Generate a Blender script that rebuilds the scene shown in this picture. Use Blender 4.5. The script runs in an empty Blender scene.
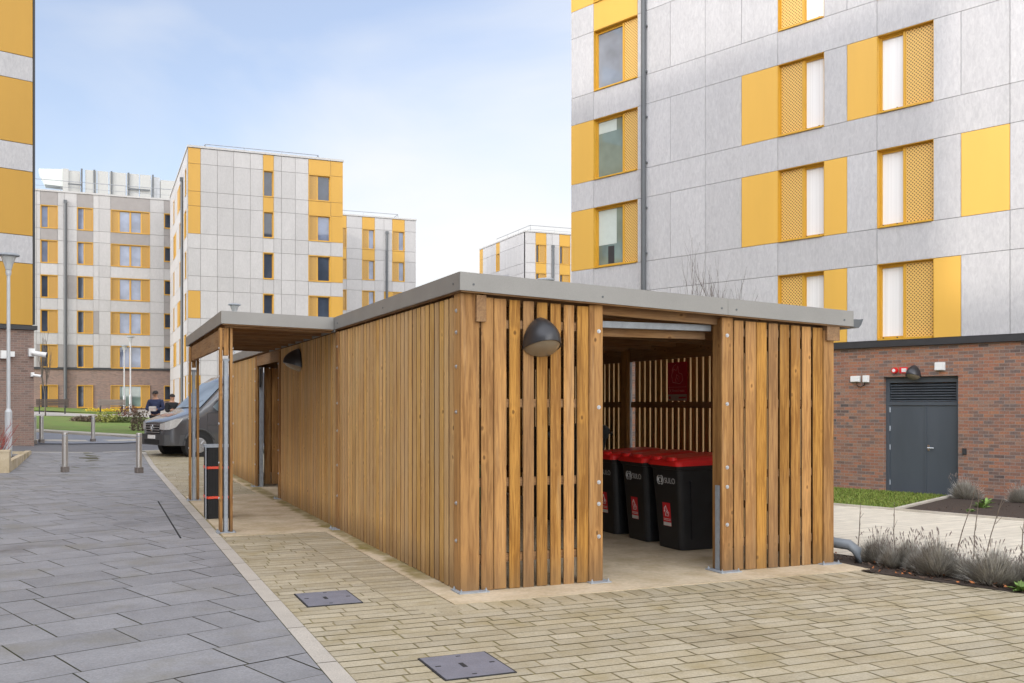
import bpy, bmesh, math, random
from mathutils import Vector, Matrix

rnd = random.Random(11)
SC = bpy.context.scene
COL = SC.collection
R = math.radians

# ------------------------------------------------------------------ site frame
# world x: across the shelter front, world y: along the shelter; camera at the origin.
YAW = R(22.9)
FOC = 980.0
CX, HY = 512.0, 404.0
EYE = 1.65
FV = Vector((math.sin(YAW), math.cos(YAW)))
RV = Vector((math.cos(YAW), -math.sin(YAW)))
PH = Vector((math.cos(R(19.1)), math.sin(R(19.1))))      # the second building grid, turned 19 degrees
QH = Vector((-math.sin(R(19.1)), math.cos(R(19.1))))


def smooth(a, b, t):
    t = min(1.0, max(0.0, (t - a) / (b - a)))
    return t * t * (3 - 2 * t)


def ground_z(x, y):
    p = PH.x * x + PH.y * y
    z = -0.0356 * min(13.3, max(0.0, p - 9.3)) * (1 - smooth(18, 30, y - 0.6 * x))
    z += 0.0205 * min(62.0, max(0.0, y - 28.0))
    z += 0.05 * min(4.0, max(0.0, -x)) * smooth(22, 34, y)
    return z


def site(px, depth):
    """Plan position of a sight line at a given depth."""
    X = (px - CX) / FOC * depth
    v = RV * X + FV * depth
    return v.x, v.y


def gpt(px, py):
    """Where a sight line meets the ground."""
    d = 2.0
    while d < 300:
        x, y = site(px, d)
        if EYE - (py - HY) / FOC * d <= ground_z(x, y): break
        d += 0.05
    return x, y


def pq(p, q):
    v = PH * p + QH * q
    return v.x, v.y


def topq(x, y):
    return PH.x * x + PH.y * y, QH.x * x + QH.y * y


# ------------------------------------------------------------------ objects
def setp(o, label=None, cat=None, group=None, kind=None):
    if label: o['label'] = label
    if cat: o['category'] = cat
    if group: o['group'] = group
    if kind: o['kind'] = kind
    return o


WORLD = {}


def thing(name, label, cat, loc=(0, 0, 0), rotz=0.0, group=None):
    o = bpy.data.objects.new(name, None)
    COL.objects.link(o)
    o.empty_display_size = 0.2
    o.location = loc
    o.rotation_euler = (0, 0, rotz)
    WORLD[o.name] = Matrix.Translation(loc) @ Matrix.Rotation(rotz, 4, 'Z')
    return setp(o, label, cat, group)


def root_matrix(o):
    while o.parent is not None:
        o = o.parent
    return WORLD.get(o.name, Matrix.Identity(4))


def copy_tree(o, parent=None):
    c = o.copy()
    COL.objects.link(c)
    if parent is not None:
        c.parent = parent
    for ch in o.children:
        copy_tree(ch, c)
    return c


def place(o, loc, rotz=0.0, label=None, scale=1.0):
    o.location = loc
    o.rotation_euler = (0, 0, rotz)
    o.scale = (scale, scale, scale)
    if label: o['label'] = label
    return o


class MB:
    """Collects faces and links them as one mesh object."""

    def __init__(self):
        self.v, self.f, self.m = [], [], []
        self.cur = 0

    def add(self, vs, fs):
        n = len(self.v)
        self.v += [tuple(p) for p in vs]
        for f in fs:
            self.f.append(tuple(i + n for i in f))
            self.m.append(self.cur)
        return self

    def hexa(self, p):
        # p: 8 corners, bottom ring ccw then top ring ccw
        return self.add(p, [(3, 2, 1, 0), (4, 5, 6, 7), (0, 1, 5, 4), (1, 2, 6, 5), (2, 3, 7, 6), (3, 0, 4, 7)])

    def box(self, x0, x1, y0, y1, z0, z1):
        if x0 > x1: x0, x1 = x1, x0
        if y0 > y1: y0, y1 = y1, y0
        if z0 > z1: z0, z1 = z1, z0
        return self.hexa([(x0, y0, z0), (x1, y0, z0), (x1, y1, z0), (x0, y1, z0),
                          (x0, y0, z1), (x1, y0, z1), (x1, y1, z1), (x0, y1, z1)])

    def bbox(self, x0, x1, y0, y1, z0, z1, b=0.004):
        """Box with chamfered vertical edges and top."""
        if x0 > x1: x0, x1 = x1, x0
        if y0 > y1: y0, y1 = y1, y0
        def ring(i, z):
            return [(x0 + b + i, y0 + i, z), (x1 - b - i, y0 + i, z), (x1 - i, y0 + b + i, z), (x1 - i, y1 - b - i, z),
                    (x1 - b - i, y1 - i, z), (x0 + b + i, y1 - i, z), (x0 + i, y1 - b - i, z), (x0 + i, y0 + b + i, z)]
        return self.rings([ring(0, z0), ring(0, z1)], closed_caps=True)

    def rings(self, rs, closed_caps=True):
        n = len(rs[0])
        vs = [p for r_ in rs for p in r_]
        fs = []
        for k in range(len(rs) - 1):
            a, b = k * n, (k + 1) * n
            for i in range(n):
                j = (i + 1) % n
                fs.append((a + i, a + j, b + j, b + i))
        if closed_caps:
            fs.append(tuple(reversed(range(n))))
            fs.append(tuple(range((len(rs) - 1) * n, len(rs) * n)))
        return self.add(vs, fs)

    def tube(self, pts, r, n=8, caps=True):
        pts = [Vector(p) for p in pts]
        rs = r if isinstance(r, (list, tuple)) else [r] * len(pts)
        out = []
        ref = Vector((0, 0, 1))
        for i, p in enumerate(pts):
            a = pts[max(0, i - 1)]
            b = pts[min(len(pts) - 1, i + 1)]
            d = (b - a)
            d = d.normalized() if d.length > 1e-9 else Vector((0, 0, 1))
            up = ref if abs(d.dot(ref)) < 0.95 else Vector((0, 1, 0))
            s = d.cross(up).normalized()
            t = s.cross(d).normalized()
            out.append([tuple(p + (s * math.cos(2 * math.pi * k / n) + t * math.sin(2 * math.pi * k / n)) * rs[i]) for k in range(n)])
        return self.rings(out, caps)

    def lathe(self, prof, c=(0, 0, 0), n=20):
        rs = [[(c[0] + r_ * math.cos(2 * math.pi * k / n), c[1] + r_ * math.sin(2 * math.pi * k / n), c[2] + z) for k in range(n)] for r_, z in prof]
        return self.rings(rs, True)

    def quad(self, a, b, c, d):
        return self.add([a, b, c, d], [(0, 1, 2, 3)])

    def prism(self, poly, z0, z1):
        n = len(poly)
        return self.rings([[(x, y, z0) for x, y in poly], [(x, y, z1) for x, y in poly]], True)

    def build(self, name, mat, parent=None, smooth=False, label=None):
        me = bpy.data.meshes.new(name)
        vs = self.v
        if parent is not None:
            M = root_matrix(parent).inverted()
            vs = [tuple(M @ Vector(p)) for p in vs]
        me.from_pydata(vs, [], self.f)
        mats = mat if isinstance(mat, (list, tuple)) else [mat]
        for m_ in mats:
            me.materials.append(m_)
        if len(mats) > 1:
            me.polygons.foreach_set('material_index', self.m)
        if smooth:
            me.polygons.foreach_set('use_smooth', [True] * len(me.polygons))
        me.update()
        o = bpy.data.objects.new(name, me)
        COL.objects.link(o)
        if parent is not None:
            o.parent = parent
        if label: o['label'] = label
        return o


class Frame:
    """A vertical plane: s runs along it, d outward, z up."""

    def __init__(self, ox, oy, sdir, ndir):
        self.o = Vector((ox, oy)); self.s = Vector(sdir).normalized(); self.n = Vector(ndir).normalized()

    def pt(self, s, d, z):
        v = self.o + self.s * s + self.n * d
        return (v.x, v.y, z)

    def box(self, mb, s0, s1, d0, d1, z0, z1):
        c = [self.pt(s0, d0, z0), self.pt(s1, d0, z0), self.pt(s1, d1, z0), self.pt(s0, d1, z0)]
        t = [(x, y, z1) for x, y, _ in c]
        # keep outward winding
        a = Vector(c[1]) - Vector(c[0]); b = Vector(c[3]) - Vector(c[0])
        if a.cross(b).z < 0:
            c.reverse(); t.reverse()
        mb.hexa(c + t)


def s_at(fr, px):
    """Distance along a frame at which a sight line crosses its plane."""
    t = (px - CX) / FOC
    D = FV + RV * t
    # o + s*S = k*D
    det = fr.s.x * (-D.y) - (-D.x) * fr.s.y
    bx, by = -fr.o.x, -fr.o.y
    S = (bx * (-D.y) - (-D.x) * by) / det
    return S


def z_at(fr, px, py):
    s = s_at(fr, px)
    v = fr.o + fr.s * s
    return EYE + (HY - py) / FOC * v.dot(FV)


def clip_half(poly, a, b, c):
    """Keep a*x + b*y <= c."""
    out = []
    for i in range(len(poly)):
        p, q = poly[i], poly[(i + 1) % len(poly)]
        dp, dq = a * p[0] + b * p[1] - c, a * q[0] + b * q[1] - c
        if dp <= 0: out.append(p)
        if (dp < 0 < dq) or (dq < 0 < dp):
            t = dp / (dp - dq)
            out.append((p[0] + (q[0] - p[0]) * t, p[1] + (q[1] - p[1]) * t))
    return out


def clip_all(poly, planes):
    for pl in planes:
        poly = clip_half(poly, *pl)
        if len(poly) < 3: return []
    return poly


def text_part(name, body, size, mat, parent, mw, extrude=0.0008, align='LEFT'):
    cu = bpy.data.curves.new(name, 'FONT')
    cu.body = body
    cu.size = size
    cu.extrude = extrude
    cu.align_x = align
    cu.materials.append(mat)
    tmp = bpy.data.objects.new(name, cu)
    COL.objects.link(tmp)
    bpy.context.view_layer.update()
    me = bpy.data.meshes.new_from_object(tmp.evaluated_get(bpy.context.evaluated_depsgraph_get()))
    bpy.data.objects.remove(tmp)
    M = root_matrix(parent).inverted() @ mw
    me.transform(M)
    if not me.materials: me.materials.append(mat)
    o = bpy.data.objects.new(name, me)
    COL.objects.link(o)
    o.parent = parent
    return o


def axes_matrix(loc, right, up):
    r_, u_ = Vector(right).normalized(), Vector(up).normalized()
    n_ = r_.cross(u_)
    m = Matrix((r_, u_, n_)).transposed().to_4x4()
    m.translation = Vector(loc)
    return m

SUN_E, SKY_S, CLOUD, SKYB, GLOW, EXPO = 2.75, 0.15, 12.4, 2.75, 7.6, -0.86
# ------------------------------------------------------------------ materials
def new_mat(name):
    m = bpy.data.materials.new(name)
    m.use_nodes = True
    nt = m.node_tree
    nt.nodes.clear()
    out = nt.nodes.new('ShaderNodeOutputMaterial')
    b = nt.nodes.new('ShaderNodeBsdfPrincipled')
    nt.links.new(b.outputs[0], out.inputs[0])
    return m, nt, b


def N(nt, typ, **kw):
    n = nt.nodes.new(typ)
    for k, v in kw.items():
        setattr(n, k, v)
    return n


def math_node(nt, op, a, b=None, c=None, clamp=False):
    n = nt.nodes.new('ShaderNodeMath'); n.operation = op; n.use_clamp = clamp
    for i, v in enumerate((a, b, c)):
        if v is None: continue
        if isinstance(v, (int, float)): n.inputs[i].default_value = v
        else: nt.links.new(v, n.inputs[i])
    return n.outputs[0]


def mixc(nt, fac, a, b, blend='MIX'):
    n = nt.nodes.new('ShaderNodeMix'); n.data_type = 'RGBA'; n.blend_type = blend
    ins = [n.inputs[0], n.inputs[6], n.inputs[7]]
    for i, v in zip(ins, (fac, a, b)):
        if isinstance(v, (int, float)): i.default_value = v
        elif isinstance(v, (tuple, list)): i.default_value = (*v[:3], 1)
        else: nt.links.new(v, i)
    return n.outputs[2]


def coords(nt, scale=(1, 1, 1), island=False, rot=(0, 0, 0)):
    tc = N(nt, 'ShaderNodeTexCoord')
    mp = N(nt, 'ShaderNodeMapping')
    mp.inputs['Scale'].default_value = scale
    mp.inputs['Rotation'].default_value = rot
    src = tc.outputs['Object']
    if island:
        geo = N(nt, 'ShaderNodeNewGeometry')
        off = math_node(nt, 'MULTIPLY', geo.outputs['Random Per Island'], 71.3)
        va = N(nt, 'ShaderNodeVectorMath', operation='ADD')
        nt.links.new(src, va.inputs[0]); nt.links.new(off, va.inputs[1])
        src = va.outputs[0]
    nt.links.new(src, mp.inputs['Vector'])
    return mp.outputs[0]


def noise(nt, vec, scale, detail=4, rough=0.55, dist=0.0):
    n = N(nt, 'ShaderNodeTexNoise')
    n.inputs['Scale'].default_value = scale
    n.inputs['Detail'].default_value = detail
    n.inputs['Roughness'].default_value = rough
    n.inputs['Distortion'].default_value = dist
    nt.links.new(vec, n.inputs['Vector'])
    return n.outputs[0]


def ramp(nt, fac, stops):
    r_ = N(nt, 'ShaderNodeValToRGB')
    e = r_.color_ramp.elements
    while len(e) < len(stops): e.new(0.5)
    for i, (p, c) in enumerate(stops):
        e[i].position = p
        e[i].color = (*c[:3], 1) if isinstance(c, (tuple, list)) else (c, c, c, 1)
    nt.links.new(fac, r_.inputs[0])
    return r_.outputs[0]


def maprange(nt, v, a, b, c, d):
    n = N(nt, 'ShaderNodeMapRange')
    nt.links.new(v, n.inputs[0])
    for i, x in enumerate((a, b, c, d)): n.inputs[i + 1].default_value = x
    return n.outputs[0]


def bump(nt, bsdf, height, strength=0.3, dist=0.01):
    n = N(nt, 'ShaderNodeBump')
    n.inputs['Strength'].default_value = strength
    n.inputs['Distance'].default_value = dist
    nt.links.new(height, n.inputs['Height'])
    nt.links.new(n.outputs[0], bsdf.inputs['Normal'])


def plain(name, base, rough=0.6, metal=0.0, var=0.12, scale=6.0, island=0.0, bmp=0.0, bscale=40, fine=0.0, stretch=(1, 1, 1), hue=None, hscale=1.5, spec=None):
    """Base colour with blotches, fine grain, per-piece variation and an optional second tint in patches."""
    m, nt, b = new_mat(name)
    vec = coords(nt, stretch, island=island > 0)
    n1 = noise(nt, vec, scale, 5)
    f = maprange(nt, n1, 0.25, 0.75, 1 - var, 1 + var)
    if fine:
        n2 = noise(nt, vec, bscale * 3, 2)
        f = math_node(nt, 'MULTIPLY', f, maprange(nt, n2, 0.3, 0.7, 1 - fine, 1 + fine))
    if island:
        geo = N(nt, 'ShaderNodeNewGeometry')
        f = math_node(nt, 'MULTIPLY', f, maprange(nt, geo.outputs['Random Per Island'], 0, 1, 1 - island, 1 + island))
    col = base
    if hue is not None:
        n3 = noise(nt, vec, hscale, 6, 0.6)
        col = mixc(nt, maprange(nt, n3, 0.42, 0.66, 0, 1), base, hue)
    col = mixc(nt, 1.0, col, f, 'MULTIPLY')
    nt.links.new(col, b.inputs['Base Color'])
    b.inputs['Roughness'].default_value = rough
    b.inputs['Metallic'].default_value = metal
    if spec is not None: b.inputs['Specular IOR Level'].default_value = spec
    if bmp:
        bump(nt, b, noise(nt, vec, bscale, 6), bmp)
    return m


def wood(name, axis, light, dark, grey=(0.34, 0.27, 0.19), greyamt=0.3, vary=.21):
    """Planed softwood: long grain, knots, tone differing from board to board; axis is the direction of the grain."""
    m, nt, b = new_mat(name)
    st = [1, 1, 1]; st[axis] = 0.06
    geo = N(nt, 'ShaderNodeNewGeometry')
    rand = geo.outputs['Random Per Island']
    vec = coords(nt, tuple(st), island=True)
    grain = noise(nt, vec, 55, 5, 0.6, 0.6)
    broad = noise(nt, vec, 11, 3, 0.5, 0.4)
    # knots on the flat of each board: a 2D cell pattern over (across, along)
    tck = N(nt, 'ShaderNodeTexCoord'); spk = N(nt, 'ShaderNodeSeparateXYZ'); nt.links.new(tck.outputs['Object'], spk.inputs[0])
    oth = [i for i in range(3) if i != axis]
    across = math_node(nt, 'ADD', math_node(nt, 'ADD', spk.outputs[oth[0]], spk.outputs[oth[1]]), math_node(nt, 'MULTIPLY', rand, 37.7))
    wob = noise(nt, coords(nt, (1, 1, 1), island=True), 14, 2)
    across = math_node(nt, 'ADD', across, math_node(nt, 'MULTIPLY', wob, .02))
    along = math_node(nt, 'ADD', math_node(nt, 'MULTIPLY', spk.outputs[axis], .62), math_node(nt, 'MULTIPLY', rand, 91.3))
    ck = N(nt, 'ShaderNodeCombineXYZ'); nt.links.new(across, ck.inputs[0]); nt.links.new(along, ck.inputs[1])
    vo = N(nt, 'ShaderNodeTexVoronoi'); vo.voronoi_dimensions = '2D'; vo.inputs['Scale'].default_value = 4.6
    nt.links.new(ck.outputs[0], vo.inputs['Vector'])
    knot = maprange(nt, vo.outputs['Distance'], 0.035, 0.075, 1, 0)
    sck = N(nt, 'ShaderNodeSeparateColor'); nt.links.new(vo.outputs['Color'], sck.inputs[0])
    gate = maprange(nt, sck.outputs[0], 0.45, 0.9, 0, 1)
    knot = math_node(nt, 'MULTIPLY', knot, gate)
    halo = maprange(nt, vo.outputs['Distance'], 0.06, 0.2, 1, 0)
    f = math_node(nt, 'ADD', math_node(nt, 'MULTIPLY', grain, 0.75), math_node(nt, 'MULTIPLY', broad, 0.55))
    col = mixc(nt, maprange(nt, f, 0.54, 0.76, 0, 1), light, dark)
    big = noise(nt, coords(nt, (1, 1, 1)), 1.1, 4)
    g = math_node(nt, 'MULTIPLY', maprange(nt, big, 0.4, 0.7, 0, 1), greyamt)
    g = math_node(nt, 'ADD', g, math_node(nt, 'MULTIPLY', math_node(nt, 'POWER', rand, 3), greyamt))
    col = mixc(nt, g, col, grey)
    col = mixc(nt, math_node(nt, 'MULTIPLY', math_node(nt, 'MULTIPLY', halo, gate), 0.5), col, tuple(min(1, c * 1.25) for c in light))
    col = mixc(nt, math_node(nt, 'MULTIPLY', knot, 0.8), col, (0.10, 0.044, 0.014))
    wsp = N(nt, 'ShaderNodeSeparateXYZ'); wtc = N(nt, 'ShaderNodeTexCoord'); nt.links.new(wtc.outputs['Object'], wsp.inputs[0])
    if axis == 2:
        edge = math_node(nt, 'ADD', wsp.outputs[2], math_node(nt, 'MULTIPLY', noise(nt, vec, 9, 3), -.34))
        col = mixc(nt, maprange(nt, edge, .16, -.12, 0, .55), col, (0.17, 0.105, 0.05))
        pale = noise(nt, coords(nt, (9, 9, .5), island=True), 1.3, 4)
        col = mixc(nt, maprange(nt, pale, .58, .8, 0, .4), col, (0.56, 0.40, 0.22))
    hs = N(nt, 'ShaderNodeHueSaturation')
    r2 = math_node(nt, 'FRACT', math_node(nt, 'MULTIPLY', rand, 17.77))
    r3 = math_node(nt, 'FRACT', math_node(nt, 'MULTIPLY', rand, 7.31))
    nt.links.new(maprange(nt, r2, 0, 1, 0.4985, 0.5025), hs.inputs['Hue'])
    nt.links.new(maprange(nt, r2, 0, 1, 0.90, 1.04), hs.inputs['Saturation'])
    nt.links.new(maprange(nt, r3, 0, 1, 1 - vary, 1 + vary * .95), hs.inputs['Value'])
    nt.links.new(col, hs.inputs['Color'])
    nt.links.new(hs.outputs[0], b.inputs['Base Color'])
    b.inputs['Roughness'].default_value = 0.72
    b.inputs['Specular IOR Level'].default_value = 0.25
    bump(nt, b, grain, 0.25, 0.004)
    return m


def brick(name, tones, mortar):
    m, nt, b = new_mat(name)
    tc = N(nt, 'ShaderNodeTexCoord')
    sp = N(nt, 'ShaderNodeSeparateXYZ'); nt.links.new(tc.outputs['Object'], sp.inputs[0])
    cb = N(nt, 'ShaderNodeCombineXYZ')
    nt.links.new(math_node(nt, 'ADD', sp.outputs[0], sp.outputs[1]), cb.inputs[0]); nt.links.new(sp.outputs[2], cb.inputs[1])
    bt = N(nt, 'ShaderNodeTexBrick')
    bt.inputs['Scale'].default_value = 1.0
    bt.inputs['Brick Width'].default_value = 0.225
    bt.inputs['Row Height'].default_value = 0.075
    bt.inputs['Mortar Size'].default_value = 0.007
    bt.inputs['Mortar Smooth'].default_value = 0.2
    bt.inputs['Color1'].default_value = (0, 0, 0, 1)
    bt.inputs['Color2'].default_value = (1, 1, 1, 1)
    bt.inputs['Mortar'].default_value = (0.5, 0.5, 0.5, 1)
    nt.links.new(cb.outputs[0], bt.inputs['Vector'])
    patch = noise(nt, cb.outputs[0], 0.8, 5, 0.65)
    fine = noise(nt, cb.outputs[0], 30, 3)
    v = math_node(nt, 'ADD', math_node(nt, 'MULTIPLY', bt.outputs['Color'], 0.72), math_node(nt, 'MULTIPLY', maprange(nt, patch, 0.3, 0.7, 0, 1), 0.28))
    k = len(tones)
    col = ramp(nt, v, [(0.04 + 0.92 * i / (k - 1), t) for i, t in enumerate(tones)])
    col = mixc(nt, 1.0, col, maprange(nt, fine, 0.3, 0.7, 0.8, 1.2), 'MULTIPLY')
    col = mixc(nt, bt.outputs['Fac'], col, mortar)
    nt.links.new(col, b.inputs['Base Color'])
    b.inputs['Roughness'].default_value = 0.85
    inv = math_node(nt, 'SUBTRACT', 1.0, bt.outputs['Fac'])
    bump(nt, b, math_node(nt, 'ADD', inv, math_node(nt, 'MULTIPLY', fine, 0.4)), 0.5, 0.008)
    return m


def perforated(name, base, hole, scale, hr=.32):
    """Gold sheet with staggered round holes."""
    m, nt, b = new_mat(name)
    tc = N(nt, 'ShaderNodeTexCoord')
    sp = N(nt, 'ShaderNodeSeparateXYZ'); nt.links.new(tc.outputs['Object'], sp.inputs[0])
    u = math_node(nt, 'MULTIPLY', math_node(nt, 'ADD', sp.outputs[0], sp.outputs[1]), scale)
    w = math_node(nt, 'MULTIPLY', sp.outputs[2], scale)
    a = math_node(nt, 'ADD', u, w); c = math_node(nt, 'SUBTRACT', u, w)
    fa = math_node(nt, 'ABSOLUTE', math_node(nt, 'SUBTRACT', math_node(nt, 'FRACT', a), 0.5))
    fc = math_node(nt, 'ABSOLUTE', math_node(nt, 'SUBTRACT', math_node(nt, 'FRACT', c), 0.5))
    d = math_node(nt, 'MAXIMUM', fa, fc)
    h = math_node(nt, 'LESS_THAN', d, hr)
    col = mixc(nt, h, base, hole)
    nt.links.new(col, b.inputs['Base Color'])
    b.inputs['Roughness'].default_value = 0.45
    return m


def glass(name, tint, rough=0.03, ior=1.9, curtain=None):
    m, nt, b = new_mat(name)
    vec = coords(nt)
    n1 = noise(nt, vec, 0.7, 3)
    col = mixc(nt, maprange(nt, n1, 0.35, 0.65, 0, 1), tint, tuple(c * 1.8 for c in tint))
    if curtain is not None:
        wv = noise(nt, coords(nt, (9, 9, 0.05)), 2.2, 2)
        col = mixc(nt, maprange(nt, wv, 0.3, 0.7, 0, 1), curtain, tuple(c * 0.86 for c in curtain))
    nt.links.new(col, b.inputs['Base Color'])
    b.inputs['Roughness'].default_value = rough
    b.inputs['IOR'].default_value = ior
    bump(nt, b, noise(nt, vec, 1.3, 1), 0.02, 0.02)
    return m


M = {}
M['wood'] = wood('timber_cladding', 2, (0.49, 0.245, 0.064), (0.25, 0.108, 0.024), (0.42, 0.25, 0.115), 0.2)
M['wood_left'] = wood('weathered_lit_timber_cladding', 2, (0.66, 0.39, 0.135), (0.46, 0.245, 0.078), (0.54, 0.385, 0.21), 0.3, .12)  # greyer weathering, plus brightening that stands in for light on this wall
M['wood_edge'] = plain('dark_timber_edge', (0.12, 0.062, 0.024), 0.85, var=.2, scale=9, stretch=(1, 1, .1), island=.2)  # darker colour on the board side faces, drawing lines between boards
M['wood_edge_lit'] = plain('lit_timber_edge', (0.62, 0.43, 0.22), 0.8, var=.15, scale=9, stretch=(1, 1, .1))  # pale colour on right-wall board sides stands in for daylight striking them
M['woodx'] = wood('timber_rail', 0, (0.37, 0.19, 0.062), (0.22, 0.098, 0.028))
M['woody'] = wood('timber_beam', 1, (0.37, 0.19, 0.062), (0.22, 0.098, 0.028))
M['ply'] = plain('roof_underside', (0.34, 0.20, 0.09), 0.8, var=0.25, scale=3)
M['fascia'] = plain('fascia_metal', (0.27, 0.262, 0.245), 0.5, 0.15, var=0.07, scale=2.5, fine=0.04)
M['galv'] = plain('galvanised_steel', (0.33, 0.36, 0.395), 0.6, 0.1, var=0.16, scale=14, fine=0.08)
M['bolt'] = plain('zinc_bolt', (0.52, 0.53, 0.55), 0.38, 0.7, var=0.1)
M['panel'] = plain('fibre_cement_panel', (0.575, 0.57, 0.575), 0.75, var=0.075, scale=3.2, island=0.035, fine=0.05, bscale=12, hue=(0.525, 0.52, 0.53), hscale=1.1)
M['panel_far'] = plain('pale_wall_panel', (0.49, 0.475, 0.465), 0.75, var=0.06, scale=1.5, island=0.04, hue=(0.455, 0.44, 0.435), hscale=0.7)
M['taupe'] = plain('taupe_wall_panel', (0.28, 0.26, 0.25), 0.75, var=0.08, scale=2, island=0.04)
M['joint'] = plain('panel_joint_shadow_gap', (0.16, 0.155, 0.15), 0.9)
M['joint_far'] = plain('far_panel_joint', (0.36, 0.34, 0.32), 0.9)
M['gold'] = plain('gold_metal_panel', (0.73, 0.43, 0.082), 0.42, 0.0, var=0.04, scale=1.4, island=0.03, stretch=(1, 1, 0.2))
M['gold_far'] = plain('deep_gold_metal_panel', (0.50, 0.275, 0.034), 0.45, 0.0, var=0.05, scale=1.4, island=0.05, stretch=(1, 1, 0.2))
M['gold_frame'] = plain('gold_window_frame', (0.62, 0.345, 0.036), 0.4, 0.0, var=0.05)
M['gold_frame_far'] = plain('muted_gold_window_frame', (0.54, 0.30, 0.035), 0.4, 0.0, var=0.05)
M['perf'] = perforated('perforated_gold_sheet', (0.76, 0.48, 0.14), (0.19, 0.10, 0.02), 11.6, .27)
M['perf_far'] = perforated('perforated_gold_sheet_far', (0.50, 0.285, 0.055), (0.24, 0.13, 0.03), 12.0)
M['glass'] = glass('window_glass', (0.03, 0.04, 0.06), .03, 1.55)
M['glass_green'] = glass('green_tinted_window_glass', (0.12, 0.17, 0.155))
M['glass_blue'] = glass('sky_tinted_window_glass', (0.15, 0.18, 0.225))  # blue-grey base colour stands in for sky reflected in the panes
M['glass_pale'] = glass('pale_window_glass', (0.12, 0.145, 0.21), .03, 1.6)
M['blind'] = glass('blind_behind_glass', (0.85, 0.87, 0.9), 0.1, 1.5, (0.9, 0.91, 0.92))
M['roller'] = plain('roller_blind', (0.55, 0.62, 0.58), 0.8, var=0.05)
M['brick'] = brick('red_multi_brick', [(0.075, 0.062, 0.062), (0.18, 0.115, 0.09), (0.35, 0.15, 0.09), (0.24, 0.125, 0.085), (0.15, 0.115, 0.105), (0.37, 0.16, 0.085), (0.27, 0.17, 0.125), (0.28, 0.115, 0.07), (0.16, 0.13, 0.115)], (0.255, 0.215, 0.185))
M['brick_brown'] = brick('brown_brick', [(0.15, 0.10, 0.085), (0.24, 0.16, 0.13), (0.28, 0.18, 0.145), (0.20, 0.14, 0.12), (0.32, 0.20, 0.15)], (0.28, 0.24, 0.21))
M['dark_trim'] = plain('dark_metal_trim', (0.045, 0.046, 0.05), 0.5, 0.2, var=0.1)
M['pipe'] = plain('grey_rainwater_pipe', (0.10, 0.108, 0.115), 0.45, var=0.08)
M['pvc'] = plain('mid_grey_pvc_pipe', (0.17, 0.19, 0.21), 0.4, var=0.08)
M['door_grey'] = plain('anthracite_door_paint', (0.075, 0.088, 0.105), 0.42, 0.0, var=0.14, scale=1.8, stretch=(1, 1, 0.3))
M['louvre'] = plain('anthracite_louvre_paint', (0.075, 0.086, 0.10), 0.5, var=0.1)
M['white'] = plain('white_plastic', (0.78, 0.78, 0.77), 0.4, var=0.04)
M['red'] = plain('red_plastic', (0.62, 0.02, 0.02), 0.35, var=0.06)
M['bin_black'] = plain('black_bin_plastic', (0.018, 0.019, 0.021), 0.42, var=0.25, scale=5, fine=0.15)
M['bin_red'] = plain('red_lid_plastic', (0.80, 0.022, 0.02), 0.38, var=0.12, scale=6)
M['litter_black'] = plain('matt_black_litter_bin', (0.010, 0.010, 0.011), 0.7, var=0.2)
M['bin_green'] = plain('green_bin_plastic', (0.012, 0.10, 0.03), 0.42, var=0.15)
M['rubber'] = plain('black_rubber', (0.014, 0.014, 0.015), 0.8, var=0.2)
M['sticker_red'] = plain('red_sticker', (0.75, 0.025, 0.035), 0.4, var=0.05)
M['print_white'] = plain('white_print', (0.75, 0.74, 0.72), 0.5, var=0.03)
M['print_grey'] = plain('silver_print', (0.5, 0.5, 0.5), 0.5, var=0.03)
M['poster_red'] = plain('dark_red_poster', (0.5, 0.018, 0.04), 0.45, var=0.05)
M['poster_ink'] = plain('pink_poster_ink', (0.7, 0.28, 0.28), 0.5, var=0.05)
M['poster_strip'] = plain('grey_poster_strip', (0.42, 0.36, 0.32), 0.5, var=0.05)
M['orange'] = plain('orange_band', (0.75, 0.07, 0.03), 0.4, var=0.05)
M['lamp_metal'] = plain('graphite_lamp_metal', (0.05, 0.05, 0.054), 0.36, 0.4, var=0.1, scale=9)
M['lamp_lens'] = plain('frosted_lamp_lens', (0.25, 0.20, 0.14), 0.25, var=0.08)
M['steel'] = plain('brushed_steel', (0.50, 0.48, 0.46), 0.36, 0.75, var=0.1, scale=8, stretch=(1, 1, 0.1))
M['steel_base'] = plain('stained_steel', (0.20, 0.175, 0.16), 0.5, 0.4, var=0.2, scale=20)
M['post_grey'] = plain('pale_lamp_post_paint', (0.52, 0.54, 0.56), 0.45, 0.1, var=0.06)
M['opal'] = plain('clear_lamp_bowl', (0.5, 0.52, 0.52), 0.2, var=0.03)
M['slab_grey'] = plain('grey_stone_slab', (0.30, 0.298, 0.305), 0.66, var=0.1, scale=2.2, island=0.09, bmp=0.22, bscale=26, fine=0.16, hue=(0.23, 0.222, 0.215), hscale=1.1)
M['slab_joint'] = plain('mossy_slab_joint', (0.085, 0.075, 0.05), 0.95, var=0.3, scale=3, hue=(0.09, 0.095, 0.03), hscale=2)
M['block'] = plain('buff_paving_block', (0.435, 0.38, 0.285), 0.82, var=0.13, scale=2.6, island=0.085, bmp=0.3, bscale=35, fine=0.2, hue=(0.375, 0.315, 0.205), hscale=1.0)
M['block_joint'] = plain('mossy_block_joint', (0.28, 0.225, 0.12), 0.95, var=0.3, scale=3, hue=(0.24, 0.205, 0.08), hscale=2)
M['kerb'] = plain('pale_kerb_stone', (0.44, 0.40, 0.345), 0.75, var=0.08, scale=4, island=0.05, bmp=0.2, fine=0.18)
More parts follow.
